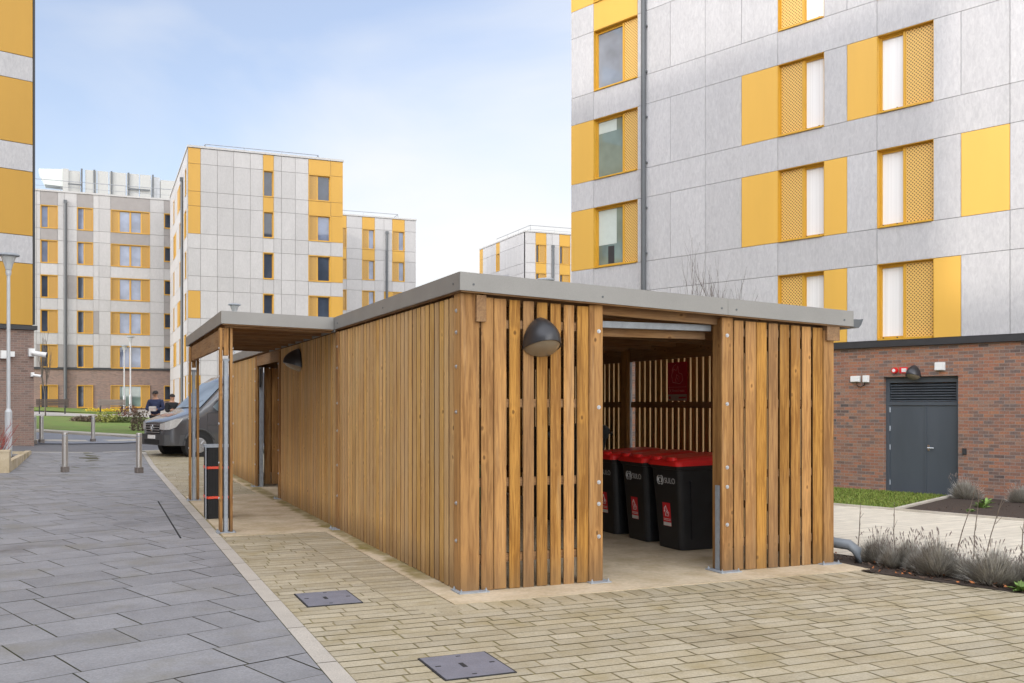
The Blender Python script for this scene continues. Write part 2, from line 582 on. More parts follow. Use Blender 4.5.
M['concrete'] = plain('stained_concrete', (0.57, 0.475, 0.33), 0.8, var=0.14, scale=2.3, bmp=0.2, fine=0.14, hue=(0.36, 0.28, 0.16), hscale=1.3)
M['concrete_pale'] = plain('pale_concrete', (0.50, 0.46, 0.40), 0.8, var=0.1, scale=2.3, bmp=0.2, fine=0.12, hue=(0.42, 0.38, 0.31), hscale=0.9)
M['asphalt'] = plain('worn_asphalt', (0.155, 0.15, 0.155), 0.85, var=0.12, scale=0.8, bmp=0.2, fine=0.2)
M['paving_far'] = plain('light_paving', (0.36, 0.34, 0.315), 0.8, var=0.1, scale=0.8, fine=0.1)
M['paving_blue'] = plain('blue_grey_paving', (0.24, 0.25, 0.285), 0.75, var=0.08, scale=0.9, fine=0.1)
M['soil'] = plain('dark_bark_soil', (0.045, 0.03, 0.021), 0.95, var=0.5, scale=22, bmp=1.0, bscale=24, fine=0.4)
M['turf'] = plain('short_turf', (0.10, 0.17, 0.018), 0.9, var=0.3, scale=5, bmp=0.6, bscale=60, fine=0.3, hue=(0.16, 0.17, 0.03), hscale=1.6)
M['blade'] = plain('grass_blade', (0.13, 0.20, 0.022), 0.8, var=0.3, scale=3, island=0.3, hue=(0.21, 0.20, 0.05), hscale=1.2)
M['turf_far'] = plain('green_lawn', (0.115, 0.19, 0.022), 0.9, var=0.2, scale=1.3, fine=0.3, hue=(0.145, 0.17, 0.035), hscale=0.5)
M['lavender'] = plain('grey_lavender_leaf', (0.43, 0.405, 0.365), 0.85, var=0.2, scale=6, island=0.35, hue=(0.33, 0.31, 0.24), hscale=5)
M['seedhead'] = plain('dry_lavender_head', (0.22, 0.18, 0.16), 0.9, var=0.2, island=0.3)
M['twig'] = plain('bare_twig_bark', (0.16, 0.125, 0.095), 0.85, var=0.2, island=0.15)
M['bark'] = plain('young_tree_bark', (0.12, 0.10, 0.085), 0.85, var=0.2)
M['red_twig'] = plain('red_dogwood_stem', (0.32, 0.06, 0.05), 0.7, var=0.2, island=0.2)
M['dead_leaf'] = plain('fallen_leaf', (0.33, 0.11, 0.03), 0.8, var=0.3, island=0.45)
M['leaf_green'] = plain('shrub_leaf', (0.10, 0.12, 0.04), 0.8, var=0.2, island=0.4)
M['leaf_lime'] = plain('pale_shrub_leaf', (0.26, 0.27, 0.07), 0.8, var=0.2, island=0.35)
M['leaf_brown'] = plain('brown_shrub_leaf', (0.13, 0.095, 0.065), 0.8, var=0.2, island=0.4)
M['leaf_red'] = plain('dark_red_shrub_leaf', (0.12, 0.05, 0.035), 0.8, var=0.2, island=0.4)
M['flower'] = plain('yellow_flower', (0.70, 0.50, 0.03), 0.7, var=0.2, island=0.3)
M['weed'] = plain('fresh_weed_leaf', (0.16, 0.26, 0.06), 0.7, var=0.15, island=0.25)
M['iron'] = plain('blue_grey_cover_plate', (0.20, 0.20, 0.235), 0.55, 0.15, var=0.13, scale=7, fine=0.15, bmp=0.25, bscale=60)
M['iron_dark'] = plain('cover_key_slot', (0.02, 0.02, 0.022), 0.8)
M['van'] = plain('dark_grey_van_paint', (0.105, 0.108, 0.118), 0.2, 0.45, var=0.05, scale=2)
M['van_trim'] = plain('van_black_plastic', (0.05, 0.05, 0.052), 0.55, var=0.1)
M['van_glass'] = glass('van_glass', (0.15, 0.18, 0.20), 0.03, 1.8)
M['headlight'] = plain('headlight_lens', (0.55, 0.55, 0.54), 0.12, 0.3, var=0.15, scale=20)
M['chrome'] = plain('chrome_trim', (0.6, 0.6, 0.6), 0.15, 0.9, var=0.05)
M['alloy'] = plain('wheel_rim_metal', (0.38, 0.38, 0.39), 0.35, 0.6, var=0.1)
M['navy'] = plain('navy_jacket', (0.022, 0.03, 0.075), 0.8, var=0.25, scale=14)
M['black_cloth'] = plain('black_cloth', (0.016, 0.016, 0.018), 0.85, var=0.2, scale=14)
M['skin'] = plain('skin', (0.50, 0.27, 0.17), 0.55, var=0.05)
M['hair'] = plain('dark_hair', (0.025, 0.018, 0.014), 0.7, var=0.3, scale=30)
M['paper'] = plain('pale_parcel', (0.55, 0.50, 0.46), 0.7, var=0.06)
M['bench_wood'] = plain('weathered_bench_wood', (0.20, 0.175, 0.155), 0.8, var=0.2, scale=9, stretch=(0.2, 1, 1), island=0.12)
M['bench_dark'] = plain('dark_bench_wood', (0.085, 0.065, 0.055), 0.7, var=0.2, scale=9, stretch=(0.2, 1, 1), island=0.12)
M['plant_white'] = plain('white_louvre_screen', (0.43, 0.43, 0.41), 0.6, var=0.05)
M['plant_grey'] = plain('grey_plant_casing', (0.42, 0.43, 0.44), 0.5, 0.2, var=0.08)
M['rail'] = plain('thin_roof_rail', (0.33, 0.34, 0.36), 0.4, 0.5)
M['coping'] = plain('pale_parapet_coping', (0.44, 0.43, 0.42), 0.55, var=0.05)


def streak_panel(name, base, alt, island):
    """Through-coloured fibre cement: fine streaks along the sheet, faint cloud, each sheet a shade apart, thin run-off marks."""
    m, nt, b = new_mat(name)
    geo = N(nt, 'ShaderNodeNewGeometry')
    vec = coords(nt, (1, 1, 0.35), island=True)
    st = noise(nt, vec, 16, 6, 0.7, 0.8)
    cl = noise(nt, vec, 2.2, 5, 0.6, 0.3)
    run = noise(nt, coords(nt, (7, 7, 0.12)), 1.0, 4, 0.6)
    col = mixc(nt, maprange(nt, st, 0.36, 0.64, 0, 1), base, alt)
    f = maprange(nt, cl, 0.3, 0.7, 0.96, 1.04)
    f = math_node(nt, 'MULTIPLY', f, maprange(nt, run, 0.55, 0.8, 1.0, 0.93))
    f = math_node(nt, 'MULTIPLY', f, maprange(nt, geo.outputs['Random Per Island'], 0, 1, 1 - island, 1 + island))
    nt.links.new(mixc(nt, 1.0, col, f, 'MULTIPLY'), b.inputs['Base Color'])
    b.inputs['Roughness'].default_value = 0.72
    return m


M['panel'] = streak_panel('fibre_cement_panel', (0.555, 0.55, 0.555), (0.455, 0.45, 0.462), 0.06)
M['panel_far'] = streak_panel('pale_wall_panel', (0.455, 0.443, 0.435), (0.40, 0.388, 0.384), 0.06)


def mossy_concrete():
    m, nt, b = new_mat('mossy_edge_concrete')
    vec = coords(nt)
    sp = N(nt, 'ShaderNodeSeparateXYZ'); nt.links.new(vec, sp.inputs[0])
    n1 = noise(nt, vec, 2.4, 6, 0.65); n2 = noise(nt, vec, 26, 4); n3 = noise(nt, vec, 1.1, 5, 0.6)
    col = mixc(nt, maprange(nt, n1, 0.38, 0.66, 0, 1), (0.59, 0.49, 0.35), (0.44, 0.345, 0.215))
    col = mixc(nt, maprange(nt, n3, 0.55, 0.72, 0, .55), col, (0.36, 0.27, 0.13))
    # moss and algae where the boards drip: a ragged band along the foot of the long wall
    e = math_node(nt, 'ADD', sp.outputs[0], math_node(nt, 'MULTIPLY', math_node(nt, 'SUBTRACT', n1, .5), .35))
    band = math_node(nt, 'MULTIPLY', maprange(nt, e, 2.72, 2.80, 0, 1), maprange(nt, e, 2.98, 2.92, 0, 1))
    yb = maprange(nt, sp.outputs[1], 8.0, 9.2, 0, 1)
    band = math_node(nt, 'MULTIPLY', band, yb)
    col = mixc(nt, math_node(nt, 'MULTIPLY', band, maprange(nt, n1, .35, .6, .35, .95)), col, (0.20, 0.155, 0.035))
    f = maprange(nt, n2, 0.3, 0.7, 0.9, 1.1)
    nt.links.new(mixc(nt, 1.0, col, f, 'MULTIPLY'), b.inputs['Base Color'])
    b.inputs['Roughness'].default_value = 0.82
    bump(nt, b, n2, 0.2)
    return m


M['concrete_moss'] = mossy_concrete()


def paving_mat(name, base, alt, stain, moss, island, sscale=.55):
    """Flags with grain, damp patches, dark spill marks and gum spots, and a green film here and there."""
    m, nt, b = new_mat(name)
    geo = N(nt, 'ShaderNodeNewGeometry')
    vec = coords(nt)
    ivec = coords(nt, (1, 1, 1), island=True)
    n1 = noise(nt, ivec, 2.2, 6, 0.6); n2 = noise(nt, vec, 75, 3, 0.6); n3 = noise(nt, vec, sscale, 7, 0.62, 0.5); n4 = noise(nt, vec, sscale * 2.3, 6, 0.6)
    col = mixc(nt, maprange(nt, n1, 0.38, 0.64, 0, 1), base, alt)
    f = maprange(nt, geo.outputs['Random Per Island'], 0, 1, 1 - island, 1 + island)
    f = math_node(nt, 'MULTIPLY', f, maprange(nt, n2, 0.3, 0.7, 0.84, 1.16))
    col = mixc(nt, 1.0, col, f, 'MULTIPLY')
    col = mixc(nt, maprange(nt, n4, 0.52, 0.70, 0, .6), col, moss)
    col = mixc(nt, maprange(nt, n3, 0.575, 0.70, 0, .7), col, stain)
    vo = N(nt, 'ShaderNodeTexVoronoi'); vo.inputs['Scale'].default_value = 2.1; nt.links.new(vec, vo.inputs['Vector'])
    gum = math_node(nt, 'MULTIPLY', maprange(nt, vo.outputs['Distance'], 0.03, 0.045, .6, 0), math_node(nt, 'GREATER_THAN', noise(nt, vec, 1.9, 1), .55))
    col = mixc(nt, gum, col, stain)
    nt.links.new(col, b.inputs['Base Color'])
    nt.links.new(maprange(nt, n3, 0.4, 0.7, 0.78, 0.5), b.inputs['Roughness'])
    bump(nt, b, math_node(nt, 'ADD', n2, math_node(nt, 'MULTIPLY', n1, .5)), 0.28, .006)
    return m


M['slab_grey'] = paving_mat('grey_stone_slab', (0.258, 0.255, 0.262), (0.215, 0.212, 0.218), (0.105, 0.098, 0.095), (0.185, 0.17, 0.13), 0.085)
M['block'] = paving_mat('buff_paving_block', (0.43, 0.375, 0.268), (0.37, 0.31, 0.20), (0.24, 0.19, 0.11), (0.30, 0.235, 0.105), 0.10, .8)

for k_ in ('van',):
    for n_ in M[k_].node_tree.nodes:
        if n_.type == 'BSDF_PRINCIPLED':
            n_.inputs['Coat Weight'].default_value = .8
            n_.inputs['Coat Roughness'].default_value = .06
# ------------------------------------------------------------------ ground
def axis_list(lo, hi, a, b, step):
    xs = [lo, lo * 0.4, lo * 0.15] if lo < a else []
    n = int(round((b - a) / step))
    xs = [x for x in xs if x < a - 5] + [a + (b - a) * i / n for i in range(n + 1)]
    xs += [x for x in (hi * 0.15, hi * 0.4, hi) if x > b + 5]
    return xs


def grid_sheet(name, mat, xs, ys, off, kind='structure'):
    mb = MB()
    vs = [(x, y, ground_z(x, y) + off) for y in ys for x in xs]
    n = len(xs)
    fs = [(j * n + i, j * n + i + 1, (j + 1) * n + i + 1, (j + 1) * n + i) for j in range(len(ys) - 1) for i in range(n - 1)]
    mb.add(vs, fs)
    return setp(mb.build(name, mat), kind=kind)


def poly_sheet(name, mat, poly, off, step=1.2, thick=0.0, kind='structure', parent=None, xf=None):
    """A polygon draped over the ground, cut into strips so it follows the slopes."""
    mb = MB()
    x0, x1 = min(p[0] for p in poly), max(p[0] for p in poly)
    y0, y1 = min(p[1] for p in poly), max(p[1] for p in poly)
    nx, ny = max(1, math.ceil((x1 - x0) / step)), max(1, math.ceil((y1 - y0) / step))
    key = {}
    def vid(x, y):
        k = (round(x, 4), round(y, 4))
        if k not in key:
            key[k] = len(mb.v)
            mb.v.append((x, y, ground_z(x, y) + off))
        return key[k]
    for j in range(ny):
        for i in range(nx):
            a, b = x0 + (x1 - x0) * i / nx, x0 + (x1 - x0) * (i + 1) / nx
            c, d = y0 + (y1 - y0) * j / ny, y0 + (y1 - y0) * (j + 1) / ny
            pc = clip_all(list(poly), [(-1, 0, -a), (1, 0, b), (0, -1, -c), (0, 1, d)])
            if len(pc) >= 3:
                ids = []
                for x, y in pc:
                    k = vid(x, y)
                    if k not in ids: ids.append(k)
                if len(ids) >= 3:
                    mb.f.append(tuple(ids)); mb.m.append(0)
    if thick:
        for i in range(len(poly)):
            (xa, ya), (xb, yb) = poly[i], poly[(i + 1) % len(poly)]
            za, zb = ground_z(xa, ya) + off, ground_z(xb, yb) + off
            mb.quad((xa, ya, za - thick), (xb, yb, zb - thick), (xb, yb, zb), (xa, ya, za))
    return setp(mb.build(name, mat), kind=kind)


def ccw(poly):
    a = sum(poly[i][0] * poly[(i + 1) % len(poly)][1] - poly[(i + 1) % len(poly)][0] * poly[i][1] for i in range(len(poly)))
    return poly if a > 0 else poly[::-1]


grid_sheet('ground', M['paving_far'], axis_list(-2500, 2500, -40, 70, 2.0), axis_list(-2500, 2500, -20, 130, 2.0), -0.03)

KX0, KX1 = 1.27, 1.41              # the flush kerb line between grey slabs and buff blocks
ROAD0, ROAD1 = 31.7, 37.2
BEDP0, BEDP1 = 8.97, 9.95


def halfplanes_from(poly):
    poly = ccw(poly)
    out = []
    for i in range(len(poly)):
        (xa, ya), (xb, yb) = poly[i], poly[(i + 1) % len(poly)]
        a, b = (yb - ya), -(xb - xa)
        out.append((a, b, a * xa + b * ya))
    return out


def slab_field(name, mat, planes, org, ud, vd, rows, row_h, lens, gap, jitter=0.0012, u0=-20, u1=40, off=0.006, seed=3):
    rr = random.Random(seed)
    mb = MB()
    ud, vd = Vector(ud), Vector(vd)
    for r_ in rows:
        v0 = r_ * row_h
        u = u0 + rr.random() * 0.6 * (len(set(lens)) > 1)
        while u < u1:
            L = rr.choice(lens)
            g = gap * 0.5
            loc = [(u + g, v0 + g), (u + L - g, v0 + g), (u + L - g, v0 + row_h - g), (u + g, v0 + row_h - g)]
            poly = [tuple(Vector(org) + ud * a + vd * b) for a, b in loc]
            u += L
            cx, cy = sum(p[0] for p in poly) / 4, sum(p[1] for p in poly) / 4
            if any(a * cx + b * cy > c + 0.8 for a, b, c in planes): continue
            poly = clip_all(poly, planes)
            if len(poly) < 3: continue
            dz = rr.uniform(-jitter, jitter)
            tx, ty = rr.uniform(-jitter, jitter), rr.uniform(-jitter, jitter)
            mb.add([(x, y, ground_z(x, y) + off + dz + tx * (x - cx) + ty * (y - cy)) for x, y in poly], [tuple(range(len(poly)))])
    return setp(mb.build(name, mat), kind='structure')


# grey slabs, laid on the turned grid; bounded by the kerb line and the road
gp = [(1, 0, KX0), (QH.x, QH.y, ROAD0), (-1, 0, 14.0), (0, -1, -2.2)]
poly_sheet('grey_paving_bed', M['slab_joint'], clip_all([(-16, 2), (3, 2), (3, 45), (-16, 45)], [(1, 0, KX1)] + gp[1:]), 0.0)
slab_field('grey_paving', M['slab_grey'], gp, (0, 0), PH, QH, range(4, 62), 0.52, [0.3, 0.45, 0.6, 0.6, 0.75, 0.75, 0.9], 0.011, u0=-16, u1=16)

# slot drain let into the grey slabs
da, db = gpt(158.2, 502), gpt(180.6, 538.9)
dd = (Vector(db) - Vector(da)).normalized() * 1.0
dn = Vector((-dd.y, dd.x)) * .009
c = ccw([(da[0] - dn.x, da[1] - dn.y), (db[0] - dn.x, db[1] - dn.y), (db[0] + dn.x, db[1] + dn.y), (da[0] + dn.x, da[1] + dn.y)])
mb = MB(); mb.prism(c, -.02, .0125); setp(mb.build('drain_slot', M['iron_dark']), kind='structure')

# flush kerb stones
mb = MB()
y = 2.0
while y < 33.4:
    L = 1.05
    mb.add([(KX0 + .005, y + .006, .008), (KX1 - .005, y + .006, .008), (KX1 - .005, y + L - .006, .008 + ground_z(1.3, y + L)), (KX0 + .005, y + L - .006, .008 + ground_z(1.3, y + L))], [(0, 1, 2, 3)])
    for q_ in range(4): mb.v[-4 + q_] = (mb.v[-4 + q_][0], mb.v[-4 + q_][1], ground_z(1.3, mb.v[-4 + q_][1]) + .008)
    y += L
setp(mb.build('kerb_strip', M['kerb']), kind='structure')

# buff block paving
SLX0, SLX1, SLY0, SLY1 = 2.69, 7.06, 7.58, 24.6       # shelter slab
bp = [(-1, 0, -KX1), (PH.x, PH.y, BEDP0), (0, -1, -2.2), (QH.x, QH.y, ROAD0)]
bp2 = [(-1, 0, -KX1), (1, 0, 16.0), (0, -1, -18.4), (QH.x, QH.y, ROAD0)]
poly_sheet('block_paving_bed_far', M['block_joint'], clip_all([(1, 2), (18, 2), (18, 42), (1, 42)], bp2), 0.002)
poly_sheet('block_paving_bed', M['block_joint'], clip_all([(1, 2), (14, 2), (14, 40), (1, 40)], bp), 0.002)
lens = [0.22, 0.3, 0.36, 0.42, 0.5]
XH, YH = (1, 0), (0, 1)
slab_field('block_paving', M['block'], bp + [(0, 1, SLY0 - 0.27)], (0, 0), XH, YH, range(15, 52), 0.147, lens, 0.014, u0=0.5, u1=12, seed=5)
# border course along the slab front, and the courses between kerb and slab
slab_field('block_paving_border', M['block'], bp + [(0, 1, SLY0), (0, -1, -(SLY0 - 0.268)), (-1, 0, -2.36)], (0, SLY0 - 0.28), YH, (1, 0), range(14, 62), 0.147, [0.28], 0.016, u0=0, u1=0.2, seed=6)
mbp = bp + [(1, 0, SLX0 - 0.44), (0, -1, -(SLY0 - 0.27)), (0, 1, 12.55)]
slab_field('block_paving_side', M['block'], mbp, (0, 0), XH, YH, range(49, 87), 0.147, lens, 0.012, u0=0.5, u1=4, seed=7)
slab_field('block_paving_edge', M['block'], bp + [(-1, 0, -(SLX0 - 0.438)), (1, 0, SLX0), (0, -1, -(SLY0 - 0.27)), (0, 1, 12.55)], (SLX0 - 0.44, 0), XH, YH, range(49, 87), 0.147, [0.44], 0.012, u0=0, u1=0.3, seed=8)
slab_field('block_paving_far', M['block'], bp2, (0, 0), XH, YH, range(125, 245), 0.147, lens, 0.012, u0=0.5, u1=16, seed=9)

# concrete slab under the shelter and its pad under the canopy
mb = MB()
mb.box(SLX0, SLX1, SLY0, SLY1, -0.06, 0.012)
mb.box(1.43, SLX0 - 0.0, 12.56, 18.35, -0.06, 0.0118)
setp(mb.build('shelter_slab', M['concrete_moss']), kind='structure')

# road, far paving, path on the right, planting beds
def pqpoly(p0, p1, q0, q1):
    return [pq(p0, q0), pq(p1, q0), pq(p1, q1), pq(p0, q1)]

poly_sheet('road', M['asphalt'], pqpoly(-5, 60, ROAD0, ROAD1), -0.012, 2)
mb = MB()
for a in range(-5, 60, 1):
    for q0, q1 in ((ROAD0 - 0.02, ROAD0 + 0.13), (ROAD1, ROAD1 + 0.9)):
        c = [pq(a + .005, q0), pq(a + .995, q0), pq(a + .995, q1), pq(a + .005, q1)]
        h = 0.008 if q0 < 33 else 0.03
        mb.hexa([(x, y_, ground_z(x, y_) - .05) for x, y_ in c] + [(x, y_, ground_z(x, y_) + h) for x, y_ in c])
setp(mb.build('road_kerb', M['concrete_pale']), kind='structure')

P_ = gpt
blue = [P_(36, 444), P_(160, 441.8), P_(160, 438.5), P_(110, 436), P_(42, 432), P_(36, 431.5)]
poly_sheet('blue_grey_paving', M['paving_blue'], ccw(blue), 0.02, 2)
lawn = [P_(30, 430.8), P_(42, 431.2), P_(110, 435.2), P_(150, 437.4), P_(196, 437), P_(196, 419), P_(134, 418.2), P_(30, 416.6)]
poly_sheet('far_lawn', M['turf_far'], ccw(lawn), 0.06, 2, 0.1, kind='stuff')
kl = [(30, 430.8), (42, 431.2), (110, 435.2), (150, 437.4), (196, 437)]
kp = [(30, 432.4), (42, 432.8), (110, 436.9), (150, 439.2), (196, 439)]
mb = MB()
for i in range(len(kl) - 1):
    c = [P_(*kp[i]), P_(*kp[i + 1]), P_(*kl[i + 1]), P_(*kl[i])]
    mb.hexa([(x, y_, ground_z(x, y_) - .05) for x, y_ in c] + [(x, y_, ground_z(x, y_) + .09) for x, y_ in c])
setp(mb.build('lawn_kerb', M['concrete_pale']), kind='structure')
strip = [P_(30, 413.9), P_(134, 414.2), P_(134, 411.6), P_(30, 411.2)]
lw2 = [(-14, 75), (1.5, 75), (1.5, 85.5), (-14, 85.5)]
poly_sheet('far_lawn_strip', M['turf_far'], lw2, 0.05, 3, 0.08, kind='stuff')

# right-hand side: bed with lavender, path, turf, bed against the wall
PQ_WALL = 22.47
poly_sheet('planting_bed', M['soil'], clip_all(pqpoly(BEDP0, BEDP1, -6, 26), [(-1, 0, -6.95)] ) , 0.012, 0.8)
poly_sheet('path', M['concrete_pale'], clip_all(pqpoly(BEDP1, 17.0, -12, 24), [(-1, 0, -7.1)]), 0.004, 1.5)
slab_field('path_blocks', plain('pale_path_block', (0.62, 0.565, 0.465), 0.82, var=0.08, scale=2.6, island=0.06, fine=0.12), [(-PH.x, -PH.y, -BEDP1 - .01), (PH.x, PH.y, 16.98), (-QH.x, -QH.y, 4), (QH.x, QH.y, 22), (-1, 0, -7.1)], (0, 0), PH, QH, range(-24, 132), 0.168, [0.4, 0.5, 0.6], 0.01, u0=9.5, u1=17.5, off=0.012, seed=12)
poly_sheet('turf_patch', M['turf'], [pq(17.0, 8.55), pq(22.3, 9.9), pq(22.3, 20), pq(17.0, 20)], 0.03, 1, 0.05, kind='stuff')
poly_sheet('wall_bed', M['soil'], [pq(17.05, -8), pq(22.4, -8), pq(22.4, 9.8), pq(17.05, 8.45)], 0.02, 1)
mb = MB()
for (pa, qa, pb, qb, w) in ((17.0, 8.45, 22.3, 9.80, 0.10), (16.93, -12, 16.93, 21, 0.07)):
    n = 12
    for i in range(n):
        a0 = (pa + (pb - pa) * i / n, qa + (qb - qa) * i / n); a1 = (pa + (pb - pa) * (i + 1) / n, qa + (qb - qa) * (i + 1) / n)
        dq = Vector((a1[0] - a0[0], a1[1] - a0[1])).normalized(); nn = (-dq.y * w, dq.x * w)
        c = ccw([pq(*a0), pq(*a1), pq(a1[0] + nn[0], a1[1] + nn[1]), pq(a0[0] + nn[0], a0[1] + nn[1])])
        mb.hexa([(x, y_, ground_z(x, y_) - .05) for x, y_ in c] + [(x, y_, ground_z(x, y_) + .05) for x, y_ in c])
setp(mb.build('path_edging', M['concrete_pale']), kind='structure')


def grass_tufts(name, n, spots, h, mat, w=0.012, seed=2):
    rr = random.Random(seed)
    mb = MB()
    for _ in range(n):
        x, y = spots(rr)
        z = ground_z(x, y) + 0.02
        a = rr.uniform(0, 6.28); L = h * rr.uniform(0.5, 1.2); lean = rr.uniform(0.2, 0.9) * L
        dx, dy = math.cos(a), math.sin(a); px, py = -dy * w, dx * w
        mb.add([(x - px, y - py, z), (x + px, y + py, z), (x + dx * lean, y + dy * lean, z + L)], [(0, 1, 2)])
    return setp(mb.build(name, mat), kind='stuff')


def turf_spot(rr):
    p = rr.uniform(17.1, 22.25)
    return pq(p, rr.uniform(8.6 + (p - 17) * 0.25, 16.5))
setp(grass_tufts('grass', 26000, turf_spot, 0.055, M['blade']), 'short green grass of the small patch in front of the brick wall', 'grass')


def bed_spot(rr):
    return pq(rr.uniform(BEDP0 + .05, BEDP1 - .1), rr.uniform(1.0, 8.0) if rr.random() < .85 else rr.uniform(8, 12))
mb = MB()
rr = random.Random(31)
for _ in range(420):
    x, y = bed_spot(rr) if rr.random() < .75 else pq(BEDP0 + abs(rr.gauss(0.1, .12)), rr.uniform(1, 8))
    if x < 7.15 and y > 7.5: continue
    z = ground_z(x, y) + rr.uniform(.02, .04); a = rr.uniform(0, 6.28); s = rr.uniform(.014, .034)
    c, d = math.cos(a) * s, math.sin(a) * s
    mb.add([(x - c, y - d, z), (x + d * .6, y - c * .6, z + rr.uniform(0, .02)), (x + c, y + d, z + rr.uniform(0, .02)), (x - d * .6, y + c * .6, z + rr.uniform(0, .012))], [(0, 1, 2, 3)])
setp(mb.build('fallen_leaves', M['dead_leaf']), 'scattered orange brown fallen leaves on the dark soil under the lavender', 'leaves', kind='stuff')

# bark chips and crumbs break up the soil
mb = MB()
for _ in range(2600):
    if rr.random() < .5:
        x, y = bed_spot(rr)
        if x < 7.15 and y > 7.5: continue
    else: x, y = pq(rr.uniform(17.1, 22.3), rr.uniform(1, 8.4))
    z = ground_z(x, y) + .012; a = rr.uniform(0, 6.28); s = rr.uniform(.012, .035)
    c, d = math.cos(a) * s, math.sin(a) * s
    mb.add([(x - c, y - d, z), (x + d * .5, y - c * .5, z + .012), (x + c, y + d, z + rr.uniform(0, .03)), (x - d * .5, y + c * .5, z + .012)], [(0, 1, 2, 3)])
setp(mb.build('bark_mulch', plain('bark_chip', (0.075, 0.045, 0.028), 0.9, var=.2, island=.5)), kind='stuff')
# ------------------------------------------------------------------ timber bin shelter
SX0, SX1, SY0, SY1 = 2.90, 6.98, 8.01, 24.0
ZB = 0.016


def roof_z(x):
    return 2.79 - 0.0425 * (x - 2.85)


shelter = thing('bin_shelter', 'long timber slatted bin shelter with grey metal roof edge and open doorway', 'shelter', (4.9, 8.0, 0.03))
FAS = 0.158


def slats(name, x_of, n_ax, a0, a1, pitch, gap, th, z0, ztop, tight=()):
    """Vertical boards; n_ax 'x' = boards in a plane of constant x, running along y."""
    mb = MB()
    n = max(1, int(round((a1 - a0) / pitch)))
    pt = (a1 - a0) / n
    for i in range(n):
        g = 0.0025 if i in tight else gap * 0.5
        lo, hi = a0 + pt * i + (0.0025 if (i - 1) in tight else gap * .5), a0 + pt * (i + 1) - g
        dz = rnd.uniform(-.004, .004); dd = rnd.uniform(-.0015, .0015)
        if n_ax == 'y':
            mb.bbox(lo, hi, x_of + dd, x_of + th + dd, z0 + dz, ztop(0.5 * (lo + hi)), 0.005)
        else:
            mb.bbox(x_of + dd, x_of + th + dd, lo, hi, z0 + dz, ztop(x_of), 0.005)
    o = mb.build(name, [M['wood_left' if n_ax == 'x' and x_of < 3 else 'wood'], M['wood_edge_lit' if n_ax == 'x' and x_of > 6 else 'wood_edge']], shelter)
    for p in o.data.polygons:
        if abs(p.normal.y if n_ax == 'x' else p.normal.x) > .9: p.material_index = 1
    return o


top_f = lambda x: roof_z(x) - FAS - 0.035

def bolt_at(parent, x, y, z, ax):
    mb = MB()
    a = Vector((0, -1, 0)) if ax == 'y' else Vector((-1, 0, 0))
    p = Vector((x, y, z))
    mb.tube([p, p + a * .004], .019, 10)
    mb.tube([p + a * .004, p + a * .013], .011, 6)
    return mb.build('bolt', M['bolt'], parent)


def base_plate(x0, x1, y0, y1):
    mb = MB()
    mb.box(x0, x1, y0, y1, 0.011, 0.021)
    for x in (x0 + .025, x1 - .025):
        for y in (y0 + .025, y1 - .025):
            mb.tube([(x, y, .021), (x, y, .036)], .011, 6)
            mb.tube([(x, y, .036), (x, y, .048)], .006, 6)
    return mb.build('base_plate', M['galv'], shelter)


# corner post at the near left corner: two boards meeting, bolts on both faces
def post(name, boxes, bolts=(), mat='wood'):
    mb = MB()
    for b_ in boxes: mb.bbox(*b_, 0.006)
    o = mb.build(name, M[mat], shelter)
    for b_ in bolts: bolt_at(o, *b_)
    return o


BZ = (0.42, 0.74, 1.02, 1.72, 2.13, 2.42)
zt = top_f(2.9)
cp = post('corner_post', [(2.90, 3.075, 8.01, 8.045, .013, zt + .02), (2.90, 2.935, 8.047, 8.19, .013, zt + .02)],
          [(2.90, 8.12, z, 'x') for z in (0.45, 0.78, 1.58, 1.98, 2.28, 2.47)])
post('corner_post', [(2.937, 3.03, 8.047, 8.14, .013, zt)], mat='wood')
base_plate(2.86, 3.14, 7.93, 8.16)
# beam end showing under the fascia at the corner
mb = MB(); mb.box(3.035, 3.125, 7.975, 8.4, 2.37, 2.60); mb.build('beam_end', M['woody'], shelter)

# front left bay
slats('slat_panel', 8.012, 'y', 3.078, 4.15, 0.134, 0.029, 0.022, ZB, top_f, tight=(0, 7))
post('jamb_post', [(4.152, 4.294, 8.006, 8.046, .013, top_f(4.2) + .02)], [(4.25, 8.006, z, 'y') for z in (0.43, 0.73, 0.93, 1.62, 2.32)])
post('jamb_post', [(4.252, 4.292, 8.05, 8.19, .013, top_f(4.2))])
mb = MB(); mb.box(4.215, 4.25, 8.05, 8.15, .014, 2.4); mb.build('steel_post', M['galv'], shelter)
base_plate(4.13, 4.345, 7.93, 8.2)

# opening right jamb: timber, steel, timber
post('jamb_post', [(5.622, 5.66, 8.05, 8.195, .013, top_f(5.5))])
mb = MB(); mb.box(5.607, 5.62, 8.052, 8.125, .014, 0.85); mb.build('steel_post', M['galv'], shelter)
post('jamb_post', [(5.605, 5.735, 8.006, 8.046, .013, top_f(5.7) + .02)], [(5.665, 8.006, z, 'y') for z in (0.47, 0.84, 1.03, 1.65, 2.32)])
base_plate(5.54, 5.78, 7.92, 8.2)

# front right bay
slats('slat_panel', 8.012, 'y', 5.74, 6.845, 0.138, 0.024, 0.022, ZB, top_f, tight=(1, 7))
post('corner_post', [(6.85, 6.98, 8.004, 8.046, .013, top_f(6.9) - .02)])
post('corner_post', [(6.94, 6.98, 8.05, 8.19, .013, top_f(6.9) - .02)])
base_plate(6.78, 7.02, 7.93, 8.2)
mb = MB(); mb.box(6.86, 7.02, 7.965, 8.3, 2.30, 2.46); mb.build('beam_end', M['woody'], shelter)

